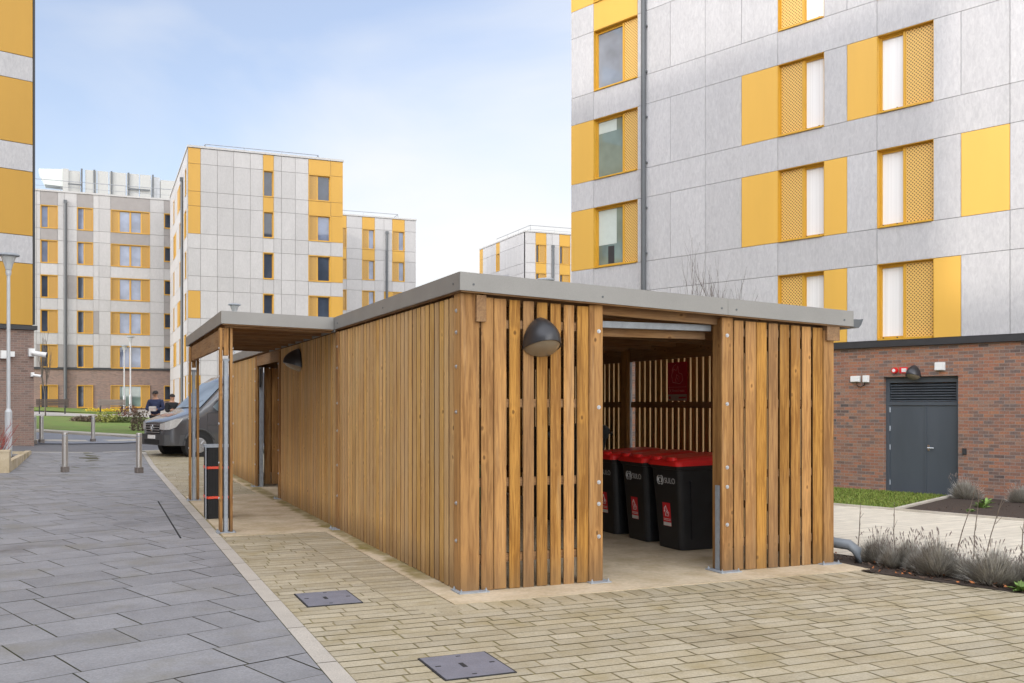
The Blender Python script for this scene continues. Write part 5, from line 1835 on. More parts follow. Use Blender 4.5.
# ------------------------------------------------------------------ lavender
def lavender_proto(seed, mat='lavender'):
    rr = random.Random(seed)
    t = thing('lavender', '', 'lavender', (0, 0, 0))
    mb = MB()
    for _ in range(2600):
        a = rr.uniform(0, 6.28); e = math.acos(rr.uniform(.0, 1.0))
        rad = (.30 + .04 * math.sin(a * 3 + seed) + .03 * math.sin(5 * a + 2 * seed)) * rr.uniform(.7, 1.08)
        d = Vector((math.sin(e) * math.cos(a), math.sin(e) * math.sin(a), math.cos(e) * 1.05))
        tip = Vector((d.x * rad, d.y * rad, .03 + d.z * rad * .95))
        b0 = tip * .55 + Vector((0, 0, -.02))
        ax = Vector((-math.sin(a), math.cos(a), rr.uniform(-.6, .6))).normalized() * rr.uniform(.0016, .0034)
        tip = tip + Vector((rr.uniform(-.035, .035), rr.uniform(-.035, .035), rr.uniform(-.01, .04)))
        mid = b0.lerp(tip, .6)
        mb.add([tuple(b0 - ax * .6), tuple(b0 + ax * .6), tuple(mid + ax), tuple(tip), tuple(mid - ax)], [(0, 1, 2, 3, 4)])
    mb.build('foliage', M[mat], t)
    mb = MB()
    for _ in range(30):
        a = rr.uniform(0, 6.28); q_ = rr.uniform(.0, .24)
        b0 = Vector((math.cos(a) * q_, math.sin(a) * q_, .2)); L = rr.uniform(.12, .25)
        tip = b0 + Vector((math.cos(a) * L * rr.uniform(.1, .6), math.sin(a) * L * rr.uniform(.1, .6), L))
        ax = Vector((-math.sin(a), math.cos(a), 0)) * .0016
        mb.add([tuple(b0 - ax), tuple(b0 + ax), tuple(tip + ax), tuple(tip - ax)], [(0, 1, 2, 3)])
        up = (tip - b0).normalized()
        mb.tube([tip - up * .03, tip - up * .012, tip + up * .008, tip + up * .02], [.002, .0055, .005, .0015], 4)
    mb.build('flower_stalk', M['seedhead'], t)
    return t

protos = [lavender_proto(3), lavender_proto(8)]
LG = 'grey lavender clumps along the near planting bed'
LV = [((858, 566), .8, 'grey lavender clump growing behind the bent rainwater pipe'),
      ((886, 571), .82, 'grey lavender clump just right of the bent rainwater pipe'),
      ((918, 580), .98, 'broad grey lavender clump, second full clump from the rainwater pipe'),
      ((945, 584), .62, 'smaller grey lavender clump between two broad ones in the near bed'),
      ((973, 590), .95, 'broad grey lavender clump nearest to the green weed'),
      ((1008, 593), .72, 'grey lavender clump behind the green weed at the right edge'),
      ((903, 577), .66, 'low grey lavender clump filling the gap before the second broad one'),
      ((992, 593), .66, 'low grey lavender clump left of the one behind the green weed'),
      ((872, 572), .6, 'low grey lavender clump squeezed beside the bent rainwater pipe'),
      ((1045, 601), 1.0, 'grey lavender clump cut by the right edge of the photo')]
used = set()
def put_lav(i, px, py, s, lab, grp, zoff=0.0):
    pr = protos[i % 2]
    if i % 2 in used: o = copy_tree(pr)
    else: used.add(i % 2); o = pr
    x, y = gpt(px, py)
    if zoff == 0.0:
        p, q = topq(x, y); p += .42; x, y = pq(p, q)
    place(o, (x, y, ground_z(x, y)), rnd.uniform(0, 6.28), lab, s)
    o['group'] = grp
for i, ((px, py), s, lab) in enumerate(LV): put_lav(i, px, py, s, lab, LG)
LG2 = 'small lavender clumps against the brick wall'
LV2 = [((968, 506), 1.1, 'small lavender against the brick, nearest to the dark double door'), ((990, 507), .95, 'middle small lavender of the row against the brick wall'), ((1012, 509), 1.2, 'small lavender at the right end of the row against the brick')]
for i, ((px, py), s, lab) in enumerate(LV2):
    o = copy_tree(protos[i % 2]); x, y = pq(21.75, (9.3, 8.15, 6.95)[i])
    place(o, (x, y, ground_z(x, y)), i * 2.1, lab, s * 1.15); o['group'] = LG2

# long bare stalks standing in the near bed
mbp = [((846, 560), .75, 'bare dark stalk rising beside the rainwater pipe'), ((880, 566), .8, 'single bare stalk behind the lavender right of the pipe'), ((936, 574), 1.0, 'leaning bare stalk between the two broad lavender clumps'), ((958, 576), 1.0, 'upright bare stalk left of the broad lavender near the weed'), ((972, 576), .95, 'bare stalk leaning right out of the broad lavender near the weed'), ((1007, 585), .8, 'bare stalk at the right edge of the near bed')]
for i, ((px, py), h, lab) in enumerate(mbp):
    x, y = gpt(px, py); p, q = topq(x, y); x, y = pq(min(BEDP1 - .05, p + .3), q); z = ground_z(x, y)
    rr = random.Random(60 + i)
    h *= .8
    t = thing('bare_stalk', lab, 'stalk', (x, y, z), 0, 'bare stalks in the near planting bed')
    mb = MB(); lx = (.02, .0, .26, .08, .2, .04)[i]
    pts = [Vector((x + RV.x * lx * f, y + RV.y * lx * f, z + h * f)) + Vector((rr.uniform(-.008, .008), rr.uniform(-.008, .008), 0)) for f in (0, .25, .5, .75, 1)]
    mb.tube(pts, [.007, .006, .005, .0045, .002], 5)
    for _ in range(4):
        f = rr.uniform(.4, .95); p0 = pts[0].lerp(pts[-1], f)
        mb.tube([p0, p0 + Vector((rr.uniform(-.06, .06), rr.uniform(-.06, .06), rr.uniform(.04, .09)))], [.003, .0015], 4)
    mb.build('stem', M['twig'], t)

def weed(label, x, y, s, n, seed, grp='fresh green weeds on the dark soil'):
    rr = random.Random(seed); z = ground_z(x, y) + .015
    t = thing('weed', label, 'weed', (x, y, z), 0, grp)
    mb = MB()
    for _ in range(n):
        a = rr.uniform(0, 6.28); L = s * rr.uniform(.5, 1); e = rr.uniform(.15, .9)
        d = Vector((math.cos(a) * math.cos(e), math.sin(a) * math.cos(e), math.sin(e))); w = Vector((-math.sin(a), math.cos(a), 0)) * L * .16
        b0 = Vector((x, y, z)); m = b0 + d * L * .6; tip = b0 + d * L + Vector((0, 0, -L * .12))
        mb.add([tuple(b0), tuple(m + w), tuple(tip), tuple(m - w)], [(0, 1, 2, 3)])
    mb.build('leaves', M['weed'], t)
for i, (px, py, s, lab) in enumerate(((1016, 595, .17, 'bright green weed at the front edge of the near bed'),)):
    x, y = gpt(px, py); p, q = topq(x, y); weed(lab, *pq(p + .12, q), s * .8, 40, 70 + i)
for i, (p, q, s, lab) in enumerate(((19.2, 7.9, .26, 'taller green plant on the soil between the grass patch and the wall bed'), (20.6, 8.4, .2, 'small green plant close to the lavender at the wall'), (18.5, 6.6, .17, 'green seedling on the dark wall bed near the path'), (18.0, 7.6, .14, 'tiny green seedling by the path edge'))):
    weed(lab, *pq(p, q), s, 30, 80 + i)

# ------------------------------------------------------------------ bare trees
def bare_tree(label, x, y, h, spread, seed, stems_n=1, r0=.05, levels=4, zrise=.25, group=None):
    rr = random.Random(seed); z = ground_z(x, y)
    t = thing('bare_tree', label, 'tree', (x, y, z), 0, group)
    tr, cr = MB(), MB()
    def grow(p, d, L, r, lev):
        n = 4; pts = [p]
        for k in range(n):
            d = (d + Vector((rr.gauss(0, .09), rr.gauss(0, .09), .06))).normalized()
            pts.append(pts[-1] + d * L / n)
        mb = tr if lev == 0 else cr
        mb.tube(pts, [r * (1 - .45 * k / n) for k in range(n + 1)], 6 if lev < 2 else 4)
        if lev >= levels: return
        for _ in range(rr.randint(3, 5)):
            f = rr.uniform(.3, 1.0); i = min(n - 1, int(f * n)); q_ = pts[i].lerp(pts[i + 1], f * n - i)
            a = rr.uniform(0, 6.28); s = rr.uniform(.35, .8) * spread
            nd = (d + Vector((math.cos(a) * s, math.sin(a) * s, zrise))).normalized()
            grow(q_, nd, L * rr.uniform(.45, .7), r * (.55 - .0 * lev), lev + 1)
    for k in range(stems_n):
        a = rr.uniform(0, 6.28)
        grow(Vector((x, y, z)), Vector((math.cos(a) * .15 * (stems_n > 1), math.sin(a) * .15 * (stems_n > 1), 1)).normalized(), h * .52, r0, 0)
    tr.build('trunk', M['bark'], t)
    cr.build('branches', M['bark'], t)
    return t
x, y = site(708, 19.5); bare_tree('bare young tree whose twigs show over the shelter roof', x, y, 4.9, .62, 27, 8, .016, 3, .5)
x, y = site(45.5, 58); bare_tree('thin bare sapling before the far left block, near the dark bench', x, y, 5.2, .35, 9, 1, .045, 3, .6)

# ------------------------------------------------------------------ benches
def bench(label, px0, px1, py, depth, mat, rot):
    xa, ya = site(px0, depth); xb, yb = site(px1, depth)
    c = Vector(((xa + xb) / 2, (ya + yb) / 2)); L = (Vector((xb, yb)) - Vector((xa, ya))).length
    z = ground_z(c.x, c.y) + .06
    t = thing('park_bench', label, 'bench', (c.x, c.y, z), rot, 'slatted benches by the far lawn')
    Mr = WORLD[t.name]
    def bx(mb, x0, x1, y0, y1, z0, z1):
        pts = [Mr @ Vector(p) for p in ((x0, y0, z0), (x1, y0, z0), (x1, y1, z0), (x0, y1, z0), (x0, y0, z1), (x1, y0, z1), (x1, y1, z1), (x0, y1, z1))]
        mb.hexa([tuple(p) for p in pts])
    h = L / 2
    mb = MB()
    for k in range(5): bx(mb, -h, h, -.28 + k * .11, -.19 + k * .11, .43, .47)
    mb.build('seat', mat, t)
    mb = MB()
    for k in range(4): bx(mb, -h, h, -.36 - .02 * k, -.32 - .02 * k, .52 + k * .105, .615 + k * .105)
    mb.build('backrest', mat, t)
    for s in (-1, 1):
        mb = MB(); xx = s * (h - .2)
        bx(mb, xx - .03, xx + .03, .20, .26, 0, .43); bx(mb, xx - .03, xx + .03, -.30, -.24, 0, .43); bx(mb, xx - .03, xx + .03, -.30, .26, .38, .428); bx(mb, xx - .03, xx + .03, -.318, -.27, .43, .95)
        mb.build('leg', M['dark_trim'], t)
bench('dark bench facing the far block, left on the lawn', 37.5, 67, 419, 62, M['bench_dark'], R(4))
bench('pale grey bench in front of the yellow flower bed', 98.5, 124, 412, 70, M['bench_wood'], R(4))

# ------------------------------------------------------------------ shrubs and flower bed by the lawn
def leaf_shrub(name, label, cat, px, depth, w, h, mat, n=500, seed=1, leaf=.05, group=None, dx=None):
    rr = random.Random(seed)
    x, y = site(px, depth); z = ground_z(x, y) + .05
    t = thing(name, label, cat, (x, y, z), 0, group)
    ph = [rr.uniform(0, 6.28) for _ in range(4)]
    mb = MB()
    for _ in range(n):
        a = rr.uniform(0, 6.28); e = math.asin(rr.uniform(0, 1)); q_ = rr.uniform(.35, 1) ** .5
        k = 1 + .22 * math.sin(3 * a + ph[0]) * math.cos(e) + .15 * math.sin(7 * a + ph[1] + 4 * e)
        c = Vector((x + math.cos(a) * math.cos(e) * w / 2 * q_ * k, y + math.sin(a) * math.cos(e) * w / 2 * q_ * k * .8, z + .04 + math.sin(e) * h * q_ * k))
        u = Vector((rr.gauss(0, 1), rr.gauss(0, 1), rr.gauss(0, 1))).normalized(); v = u.cross(Vector((rr.gauss(0, 1), rr.gauss(0, 1), rr.gauss(0, 1)))).normalized()
        s = leaf * rr.uniform(.6, 1.3)
        mb.add([tuple(c - u * s), tuple(c + v * s * .5), tuple(c + u * s), tuple(c - v * s * .5)], [(0, 1, 2, 3)])
    mb.build('foliage', M[mat], t)
    mb = MB()
    for _ in range(8):
        a = rr.uniform(0, 6.28)
        mb.tube([(x, y, z - .05), (x + math.cos(a) * w * .3, y + math.sin(a) * w * .25, z + h * .6)], [.015, .006], 5)
    mb.build('stems', M['twig'], t)
SG = 'mixed low shrubs in the bed on the far lawn'
for i, (px, d, w, h, mt, lab) in enumerate((
        (82, 53, 1.4, .26, 'leaf_brown', 'low brown shrub at the left end of the lawn bed'),
        (93, 53, 1.4, .3, 'leaf_brown', 'low brown shrub left of the pale green one in the lawn bed'),
        (104, 53, 1.2, .48, 'leaf_lime', 'pale yellow green shrub in the middle of the lawn bed'),
        (113, 53, 1.1, .42, 'leaf_lime', 'pale green shrub right of the middle in the lawn bed'),
        (122, 53, 1.3, .3, 'leaf_green', 'dark green low shrub left of the lamp post foot'),
        (133, 53, 1.4, .3, 'leaf_green', 'green low shrub at the right end of the lawn bed'),
        (128, 62, 1.5, .7, 'leaf_red', 'dark red shrub behind the lawn bed, before the lamp post'),
        (139.5, 44, .9, .95, 'leaf_brown', 'brown dried shrub beside the front of the van'))):
    leaf_shrub('shrub', lab, 'shrub', px, d, w, h, mt, 620, 100 + i, .055, SG)
for i, px in enumerate((93, 101, 109, 117, 125)):
    leaf_shrub('flowering_shrub', ('yellow flowering plant at the left end of the yellow row', 'yellow flowering plant, second in the row before the pale bench', 'yellow flowering plant in the middle of the yellow row', 'yellow flowering plant right of the middle of the yellow row', 'yellow flowering plant at the right end of the yellow row')[i], 'flowers', px, 72, 1.15, .22, 'flower', 200, 130 + i, .05, 'yellow flowering row before the pale bench')

# ------------------------------------------------------------------ the van
VP_ = Vector(gpt(197.5, 457.0))                      # front wheel on the side towards the shelter
VH = -PH                                             # heading
VLft = Vector((-VH.y, VH.x))                         # its left
front = VP_ + VH * .98 - VLft * .90
van_z = ground_z(*VP_) + .008
van = thing('parked_van', 'dark grey panel van parked at the end of the shelter', 'van', (front.x, front.y, van_z))
def VT(a, y, z):
    p = front - VH * a + VLft * y
    return (p.x, p.y, van_z + z)

ST = [0, .04, .14, .3, .55, .85, 1.05, 1.3, 1.6, 1.9, 2.15, 2.5, 3.0, 4.0, 5.0, 5.85, 5.95]
def top_z(a):
    K = [(0, .98), (.04, 1.04), (.14, 1.10), (.3, 1.16), (.55, 1.24), (.85, 1.33), (1.05, 1.42), (1.9, 2.24), (2.15, 2.40), (2.5, 2.52), (3.0, 2.58), (5.85, 2.58), (5.95, 2.50)]
    for (a0, z0), (a1, z1) in zip(K, K[1:]):
        if a <= a1: return z0 + (z1 - z0) * (a - a0) / (a1 - a0)
    return 2.5
def half_w(a):
    K = [(0, .70), (.04, .82), (.14, .915), (.3, .97), (.55, 1.0), (.85, 1.015), (5.85, 1.015), (5.95, .98)]
    for (a0, z0), (a1, z1) in zip(K, K[1:]):
        if a <= a1: return z0 + (z1 - z0) * (a - a0) / (a1 - a0)
    return .98
def side_y(a, z):
    w = half_w(a)
    if z > 1.25: w -= .15 * ((z - 1.25) / 1.3) ** 1.5
    if z < .7: w -= .03 * (.7 - z)
    return w
rings = []
for a in ST:
    zt_, zb = top_z(a), (.34 if a > .1 else .40)
    half = []
    for f in (0, .05, .25, .5, .72, .88, .95, .985, 1.0):
        z = zb + (zt_ - zb) * f
        y = side_y(a, z)
        if f == 0: y -= .05
        if f == .95: y -= .015
        if f == .985: y -= .06
        if f == 1.0: y -= .18; z += .01
        half.append((y, z))
    ring = [VT(a, -y, z) for y, z in half] + [VT(a, 0, zt_ + .03)] + [VT(a, y, z) for y, z in reversed(half)]
    rings.append(ring)
mb = MB(); mb.rings(rings); vb = mb.build('body', M['van'], van, smooth=True)
try:
    vb.data.set_sharp_from_angle(angle=R(38))
except Exception:
    pass
def patch(a0, a1, fy0, fy1, off=.012, na=6, ny=8):
    vs = []
    for i in range(na + 1):
        a = a0 + (a1 - a0) * i / na
        w = side_y(a, top_z(a)) - .10
        for j in range(ny + 1):
            fy = fy0 + (fy1 - fy0) * j / ny
            y = w * fy
            z = top_z(a) + .012 + .022 * (1 - fy * fy) + off
            vs.append(VT(a - off * .6, y, z))
    n = ny + 1
    return vs, [(i * n + j, i * n + j + 1, (i + 1) * n + j + 1, (i + 1) * n + j) for i in range(na) for j in range(ny)]
mb = MB(); mb.add(*patch(1.07, 1.88, -.93, .93)); mb.build('windscreen', M['van_glass'], van, smooth=True)
mb = MB()
for fy in (-.55, .25): mb.tube([VT(1.06, fy * .8, 1.47), VT(1.30, (fy + .5) * .8, 1.70)], .012, 4)
mb.build('wiper', M['van_trim'], van)
for s in (-1, 1):
    mb = MB()
    pts = [(1.42, 1.50), (1.95, 2.03), (2.75, 2.06), (2.78, 1.40), (1.55, 1.38)]
    mb.add([VT(a, s * (side_y(a, z) + .006), z) for a, z in pts], [tuple(range(5)) if s > 0 else tuple(reversed(range(5)))])
    mb.build('side_window', M['van_glass'], van)
    mb = MB()
    for pts in ([(1.25, .45), (1.25, 1.30)], [(2.82, .45), (2.82, 2.05)], [(1.25, 1.32), (5.8, 1.32)], [(1.25, .95), (2.82, .93)], [(2.9, .9), (5.8, .9)], [(4.2, .45), (4.2, 2.2)]):
        (a0, z0), (a1, z1) = pts
        mb.tube([VT(a0, s * (side_y(a0, z0) + .001), z0), VT(a1, s * (side_y(a1, z1) + .001), z1)], .008, 4)
    mb.build('door_seam', M['van_trim'], van)
    mb = MB(); mb.tube([VT(2.55, s * 1.02, 1.12), VT(2.72, s * 1.03, 1.12)], .022, 6); mb.build('door_handle', M['van_trim'], van)
    mb = MB()
    q0 = [(1.55, 1.38), (1.78, 1.38), (1.78, 1.72), (1.58, 1.74)]
    rs = [[VT(a, s * y, z) for a, z in q0] for y in (1.10, 1.33)]
    mb.rings(rs if s > 0 else rs[::-1]); mb.tube([VT(1.7, s * .98, 1.36), VT(1.68, s * 1.15, 1.42)], .03, 6)
    mr = mb.build('wing_mirror', M['van_trim'], van)
    # headlight wraps round the corner
    mb = MB()
    hl = [(-.012, .50, .86), (.02, .80, .84), (.12, .935, .86), (.36, .995, .93), (.44, 1.01, 1.12), (.30, .985, 1.13), (.12, .93, 1.07), (-.012, .56, 1.0)]
    lo = [VT(-.006, s * .50, .83), VT(.028, s * .80, .82), VT(.125, s * .93, .83), VT(.30, s * .98, .90), VT(.46, s * 1.008, 1.10)]
    hi = [VT(-.002, s * .52, .99), VT(.035, s * .80, 1.04), VT(.135, s * .925, 1.09), VT(.30, s * .978, 1.14), VT(.50, s * 1.008, 1.16)]
    lo = [tuple(Vector(p) + Vector((VLft.x * s, VLft.y * s, 0)) * .015 + Vector((VH.x, VH.y, 0)) * .02) for p in lo]
    hi = [tuple(Vector(p) + Vector((VLft.x * s, VLft.y * s, 0)) * .015 + Vector((VH.x, VH.y, 0)) * .02) for p in hi]
    n = 5
    mb.add(lo + hi, [(i, i + 1, n + i + 1, n + i) if s > 0 else (i + 1, i, n + i, n + i + 1) for i in range(n - 1)])
    mb.build('headlight', M['headlight'], van)
    for a in (.98, 4.64):
        mb = MB(); mb.tube([VT(a, s * .70, .355), VT(a, s * 1.025, .355)], .44, 28); mb.build('wheel_arch', M['rubber'], van)
        mb = MB(); mb.tube([VT(a, s * .78, .345), VT(a, s * 1.02, .345), VT(a, s * 1.035, .345)], [.345, .345, .30], 28); wh = mb.build('wheel', M['rubber'], van)
        mb = MB(); mb.tube([VT(a, s * 1.036, .345), VT(a, s * 1.045, .345)], [.225, .20], 20)
        for k in range(8):
            t_ = 2 * math.pi * k / 8
            mb.tube([VT(a + .05 * math.cos(t_), s * 1.05, .345 + .05 * math.sin(t_)), VT(a + .19 * math.cos(t_), s * 1.05, .345 + .19 * math.sin(t_))], .018, 5)
        mb.build('rim', M['alloy'], wh)
    # flared arch lip
    mb = MB()
    for a in (.98, 4.64):
        mb.tube([VT(a + .47 * math.cos(t_), s * (side_y(a, .7) + .012), .355 + .47 * math.sin(t_)) for t_ in [math.pi * k / 14 for k in range(15)]], .035, 6)
    mb.build('arch_trim', M['van_trim'], van)
def vbox(mb, a0, a1, y0, y1, z0, z1):
    mb.hexa([VT(a1, y0, z0), VT(a0, y0, z0), VT(a0, y1, z0), VT(a1, y1, z0), VT(a1, y0, z1), VT(a0, y0, z1), VT(a0, y1, z1), VT(a1, y1, z1)])
mb = MB(); vbox(mb, -.05, .12, -.80, .80, .36, .68)
for s in (-1, 1):
    mb.hexa([VT(.5, s * .9, .34), VT(-.05, s * .80, .36), VT(-.02, s * .86, .36), VT(.55, s * 1.02, .34), VT(.5, s * .9, .66), VT(-.05, s * .80, .68), VT(-.02, s * .86, .68), VT(.55, s * 1.02, .66)])
bpn = mb.build('bumper', M['van_trim'], van)
mb = MB(); vbox(mb, -.062, -.051, -.55, .55, .40, .52); mb.build('air_intake', M['rubber'], bpn)
mb = MB(); vbox(mb, -.075, -.0515, -.26, .26, .545, .655); mb.build('number_plate', M['print_white'], bpn)
mb = MB(); vbox(mb, -.02, .05, -.50, .50, .70, .99); gr = mb.build('grille', M['rubber'], van)
mb = MB()
for z in (.725, .80, .875, .95): vbox(mb, -.036, -.0215, -.49, .49, z, z + .022)
mb.build('grille_bar', M['alloy'], gr)
mb = MB()
cz = .865
mb.tube([VT(-.05, .095 * math.cos(2 * math.pi * k / 24), cz + .095 * math.sin(2 * math.pi * k / 24)) for k in range(25)], .011, 5, False)
for pts in (((-.035, .085), (0, .0), (.035, .085)), ((-.075, .045), (-.04, -.07), (0, .0), (.04, -.07), (.075, .045))):
    mb.tube([VT(-.052, y, cz + z) for y, z in pts], .009, 5)
mb.build('badge', M['chrome'], gr)
# dull orange strips on the bonnet
mb = MB()
for i in range(7):
    vs, fs = patch(.34 + .02 * (i % 2), .62 - .03 * (i % 3), -.52 + i * .12, -.44 + i * .12, .004, 2, 1); mb.add(vs, fs)
mb.build('bonnet_strips', plain('dull_orange_strips', (.42, .20, .12), .5, var=.1), van)

# ------------------------------------------------------------------ people behind the van
def skin_mesh(name, joints, edges, radii, mat, parent, sub=2, root=0):
    me = bpy.data.meshes.new(name)
    Mi = root_matrix(parent).inverted()
    me.from_pydata([tuple(j) for j in joints], edges, [])
    me.materials.append(mat)
    o = bpy.data.objects.new(name, me)
    COL.objects.link(o)
    o.parent = parent
    sk = o.modifiers.new('skin', 'SKIN')
    if not me.skin_vertices: me.attributes  # layer is made with the modifier below
    bm = bmesh.new(); bm.from_mesh(me)
    lay = bm.verts.layers.skin.verify()
    for i, v in enumerate(bm.verts):
        r_ = radii[i]
        v[lay].radius = r_ if isinstance(r_, tuple) else (r_, r_)
        v[lay].use_root = (i == root)
    bm.to_mesh(me); bm.free()
    ss = o.modifiers.new('smooth', 'SUBSURF'); ss.levels = sub; ss.render_levels = sub
    for p in me.polygons: p.use_smooth = True
    sk.use_smooth_shade = True
    return o

def person(label, px, depth, face_rot, mats, pose, hat=True, s=1.0):
    x, y = site(px, depth); z = ground_z(x, y) + .02
    t = thing('person', label, 'person', (x, y, z), face_rot)        # local -y is the way they face
    HJ = [(0, 0, .95), (0, .0, 1.12), (0, .01, 1.30), (0, .01, 1.46), (0, -.005, 1.55), (0, -.02, 1.645), (0, -.02, 1.72)]
    Rd = [(.15, .11), (.145, .10), (.165, .11), (.10, .085), .055, (.078, .095), (.062, .078)]
    J = list(HJ); E = [(i, i + 1) for i in range(6)]; RR = list(Rd)
    def chain(start, pts, rs):
        k = start
        for p, r_ in zip(pts, rs):
            J.append(p); RR.append(r_); E.append((k, len(J) - 1)); k = len(J) - 1
        return k
    for sd in (-1, 1):
        chain(0, [(sd * .10, 0, .88), (sd * .105, -.01, .50), (sd * .11, .02, .10), (sd * .11, -.02, .04), (sd * .12, -.15, .03)], [.085, .058, .042, .04, .03])
        el, ha = pose[0 if sd < 0 else 1]
        sh = (sd * .19, .01, 1.43)
        hj = chain(3, [sh, el, ha], [.062, .045, .032])
        hv = (Vector(ha) - Vector(el)).normalized()
        side = hv.cross(Vector((0, 0, 1))).normalized(); up = side.cross(hv)
        pm = chain(hj, [tuple(Vector(ha) + hv * .06)], [(.022, .034)])
        for f in range(4):
            b0 = Vector(ha) + hv * .085 + up * (.03 - .02 * f)
            L = (.075, .085, .08, .062)[f]
            chain(pm, [tuple(b0), tuple(b0 + hv * L * .55 - side * sd * .008), tuple(b0 + hv * L * .9 - side * sd * .03)], [.0095, .009, .008])
        chain(hj, [tuple(Vector(ha) + hv * .03 + up * .04), tuple(Vector(ha) + hv * .07 + up * .065 - side * sd * .015)], [.011, .009])
    skin_mesh('body', J, E, RR, M['skin'], t, 2)
    # face
    mb = MB()
    mb.v, mb.f, mb.m = [], [], []
    def sph(mb, c, r_, sx_=1, sy_=1, sz_=1, n=10, m=7, zmin=-1.0):
        rs = []
        for k in range(m + 1):
            e = -math.pi / 2 + math.pi * k / m
            e = max(e, math.asin(zmin)) if zmin > -1 else e
            rs.append([(c[0] + r_ * sx_ * max(.02, math.cos(e)) * math.cos(2 * math.pi * j / n), c[1] + r_ * sy_ * max(.02, math.cos(e)) * math.sin(2 * math.pi * j / n), c[2] + r_ * sz_ * math.sin(e)) for j in range(n)])
        mb.rings(rs)
    def lbuild(mb, nm, mt):
        Mr = WORLD[t.name]; mb.v = [tuple(Mr @ Vector(p)) for p in mb.v]
        return mb.build(nm, mt, t, smooth=True)
    m1 = MB(); sph(m1, (0, -.118, 1.655), .016, .8, 1.1, 1.5); sph(m1, (-.088, -.02, 1.66), .022, .4, .8, 1.3); sph(m1, (.088, -.02, 1.66), .022, .4, .8, 1.3); lbuild(m1, 'nose_and_ears', M['skin'])
    m1 = MB(); sph(m1, (-.032, -.104, 1.685), .011); sph(m1, (.032, -.104, 1.685), .011); m1.box(-.025, .025, -.112, -.1, 1.615, 1.622); lbuild(m1, 'eyes_and_mouth', M['hair'])
    m1 = MB(); sph(m1, (0, -.01, 1.70), .108, .92, 1.08, .98, 16, 10, -.12); lbuild(m1, 'cap' if hat else 'hair', mats[2] if hat else M['hair'])
    if hat:
        m1 = MB(); m1.hexa([(-.075, -.20, 1.695), (.075, -.20, 1.695), (.085, -.09, 1.70), (-.085, -.09, 1.70), (-.07, -.20, 1.705), (.07, -.20, 1.705), (.085, -.09, 1.72), (-.085, -.09, 1.72)]); lbuild(m1, 'cap_peak', mats[2])
    # jacket and trousers as shells over the body
    J2 = [(0, 0, .90), (0, 0, 1.12), (0, .01, 1.30), (0, .01, 1.45), (0, .0, 1.51)]; R2 = [(.19, .14), (.185, .135), (.205, .145), (.13, .115), .075]; E2 = [(i, i + 1) for i in range(4)]
    for sd in (-1, 1):
        el, ha = pose[0 if sd < 0 else 1]
        k = len(J2); J2 += [(sd * .205, .01, 1.42), el, tuple(Vector(el).lerp(Vector(ha), .95))]; R2 += [.088, .07, .052]; E2 += [(3, k), (k, k + 1), (k + 1, k + 2)]
    skin_mesh('jacket', J2, E2, R2, mats[0], t, 2)
    J3 = [(0, 0, .95), (-.10, 0, .86), (-.105, -.01, .5), (-.11, .02, .09), (.10, 0, .86), (.105, -.01, .5), (.11, .02, .09)]
    skin_mesh('trousers', J3, [(0, 1), (1, 2), (2, 3), (0, 4), (4, 5), (5, 6)], [(.165, .125), .105, .078, .062, .105, .078, .062], mats[1], t, 2)
    m1 = MB()
    for sd in (-1, 1): sph(m1, (sd * .115, -.07, .045), .06, .75, 2.1, .75, 12, 8)
    lbuild(m1, 'shoes', M['rubber'])
    t.scale = (s, s, s)
    return t

faceang = math.atan2(-(-FV.x), -FV.y) if False else 0
p1 = person('person in a navy jacket and dark cap holding a pale parcel behind the van bonnet', 155.5, 36.5, R(-20), (M['navy'], M['black_cloth'], M['hair']), [((-.29, -.03, 1.15), (-.10, -.27, 1.13)), ((.29, -.03, 1.15), (.10, -.27, 1.13))], s=1.06)
x, y = site(155.5, 36.5)
z = ground_z(x, y) + .02
Mr = Matrix.Translation((x, y, z)) @ Matrix.Rotation(R(-20), 4, 'Z')
par = thing('parcel', 'pale parcel held in both hands by the person in the navy jacket', 'parcel', tuple(Mr @ Vector((0, -.35, 1.165))), R(-20))
WORLD[par.name] = Matrix.Translation(Mr @ Vector((0, -.35, 1.165))) @ Matrix.Rotation(R(-20), 4, 'Z')
def lb(mb, nm, mt, root):
    mb.v = [tuple(WORLD[root.name] @ Vector(p)) for p in mb.v]; return mb.build(nm, mt, root)
mb = MB(); mb.bbox(-.12, .12, -.06, .07, -.02, .16, .01); lb(mb, 'box', M['paper'], par)
mb = MB(); mb.box(-.121, .121, -.0615, .0715, .06, .085); lb(mb, 'tape', M['poster_strip'], par)
person('person in black clothes, mostly hidden behind the van windscreen', 172.0, 36.0, R(35), (M['black_cloth'], M['black_cloth'], M['hair']), [((-.24, .0, 1.16), (-.20, -.22, 1.20)), ((.24, .0, 1.16), (.17, -.16, 1.36))], hat=False, s=1.0)
# ------------------------------------------------------------------ camera, sun, sky
cam = bpy.data.cameras.new('camera')
co = bpy.data.objects.new('camera', cam)
COL.objects.link(co)
co.location = (0, 0, EYE)
co.rotation_euler = (R(90), 0, -YAW)
cam.sensor_width = 36
cam.lens = FOC * 36 / 1024
cam.shift_y = (HY - 341.5) / 1024
cam.clip_start = 0.05
cam.clip_end = 6000
SC.camera = co

L = Vector((1.0, 0.37, -0.36)).normalized()
sun = bpy.data.lights.new('sun', 'SUN')
sun.energy = SUN_E
sun.angle = R(1.2)
sun.color = (1.0, 0.93, 0.84)
so = bpy.data.objects.new('sun', sun)
COL.objects.link(so)
so.rotation_euler = (-L).to_track_quat('Z', 'Y').to_euler()
elev = math.asin(-L.z)
azim = math.atan2(-L.x, -L.y)

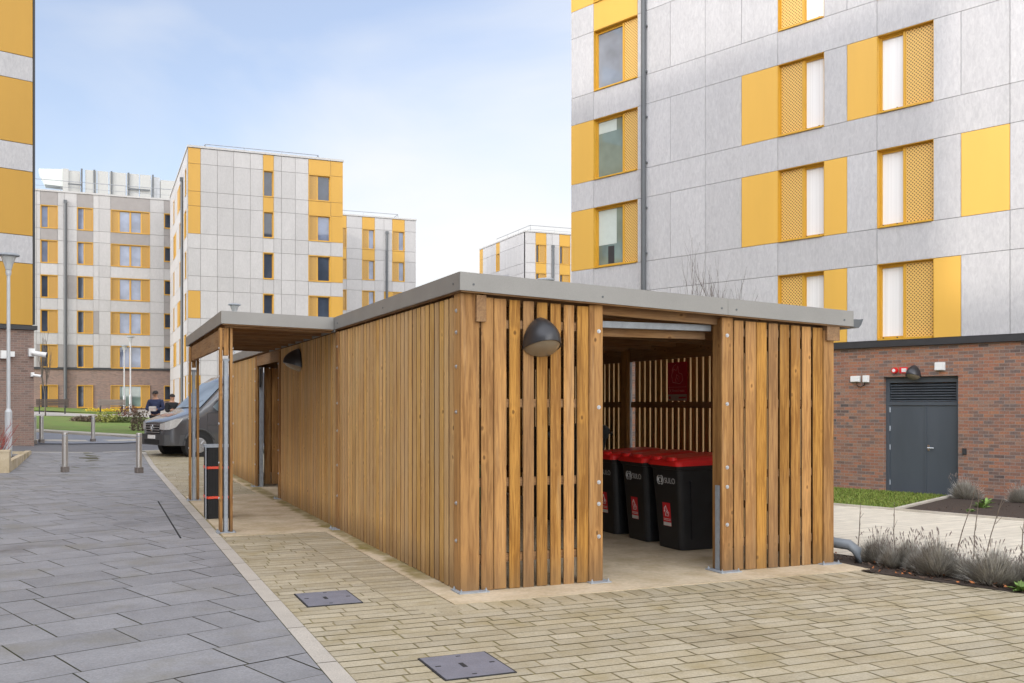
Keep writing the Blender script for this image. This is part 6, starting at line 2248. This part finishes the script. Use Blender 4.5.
w = bpy.data.worlds.new('World')
SC.world = w
w.use_nodes = True
nt = w.node_tree
nt.nodes.clear()
out = nt.nodes.new('ShaderNodeOutputWorld')
bg = nt.nodes.new('ShaderNodeBackground')
sky = nt.nodes.new('ShaderNodeTexSky')
sky.sky_type = 'NISHITA'
sky.sun_disc = False
sky.sun_elevation = elev
sky.sun_rotation = azim
sky.air_density = 1.0
sky.dust_density = 0.6
sky.ozone_density = 1.4
tc = nt.nodes.new('ShaderNodeTexCoord')
mp = nt.nodes.new('ShaderNodeMapping'); mp.inputs['Scale'].default_value = (1.0, 1.0, 2.6); mp.inputs['Rotation'].default_value = (0.12, 0.1, 0.6)
nt.links.new(tc.outputs['Generated'], mp.inputs[0])
n1 = nt.nodes.new('ShaderNodeTexNoise'); n1.inputs['Scale'].default_value = 1.9; n1.inputs['Detail'].default_value = 6; n1.inputs['Roughness'].default_value = 0.5; n1.inputs['Distortion'].default_value = 0.5
nt.links.new(mp.outputs[0], n1.inputs['Vector'])
dp = nt.nodes.new('ShaderNodeVectorMath'); dp.operation = 'DOT_PRODUCT'
dp.inputs[1].default_value = (RV.x * .9, RV.y * .9, -1.15)
nt.links.new(tc.outputs['Generated'], dp.inputs[0])
f = math_node(nt, 'ADD', math_node(nt, 'MULTIPLY', n1.outputs[0], 1.1), math_node(nt, 'MULTIPLY', dp.outputs['Value'], .75))
fac = maprange(nt, f, 0.06, 0.64, 0.28, 1.0)
fac.node.clamp = True
# thin cloud, far brighter on the side of the veiled sun (behind the camera) and overhead than ahead
gl = nt.nodes.new('ShaderNodeVectorMath'); gl.operation = 'DOT_PRODUCT'
gd = Vector((-.85, -.62, .85)).normalized()
gl.inputs[1].default_value = gd
nt.links.new(tc.outputs['Generated'], gl.inputs[0])
glow = maprange(nt, gl.outputs['Value'], 0.12, 0.95, 1.0, GLOW)
cl = mixc(nt, 1.0, (CLOUD * 1.01, CLOUD, CLOUD * .985), glow, 'MULTIPLY')
skc = mixc(nt, 1.0, sky.outputs[0], (SKYB * .99, SKYB, SKYB * 1.12), 'MULTIPLY')
cloud = mixc(nt, fac, skc, cl)
nt.links.new(cloud, bg.inputs['Color'])
bg.inputs['Strength'].default_value = SKY_S
nt.links.new(bg.outputs[0], out.inputs[0])

vs = SC.view_settings
vs.view_transform = 'Standard'
vs.look = 'None'
vs.exposure = EXPO
vs.gamma = 1.0
SC.render.engine = 'CYCLES'
SC.cycles.max_bounces = 6
SC.cycles.diffuse_bounces = 4
SC.cycles.glossy_bounces = 3
SC.cycles.use_denoising = True
SC.cycles.sample_clamp_indirect = 6.0
SC.render.film_transparent = False
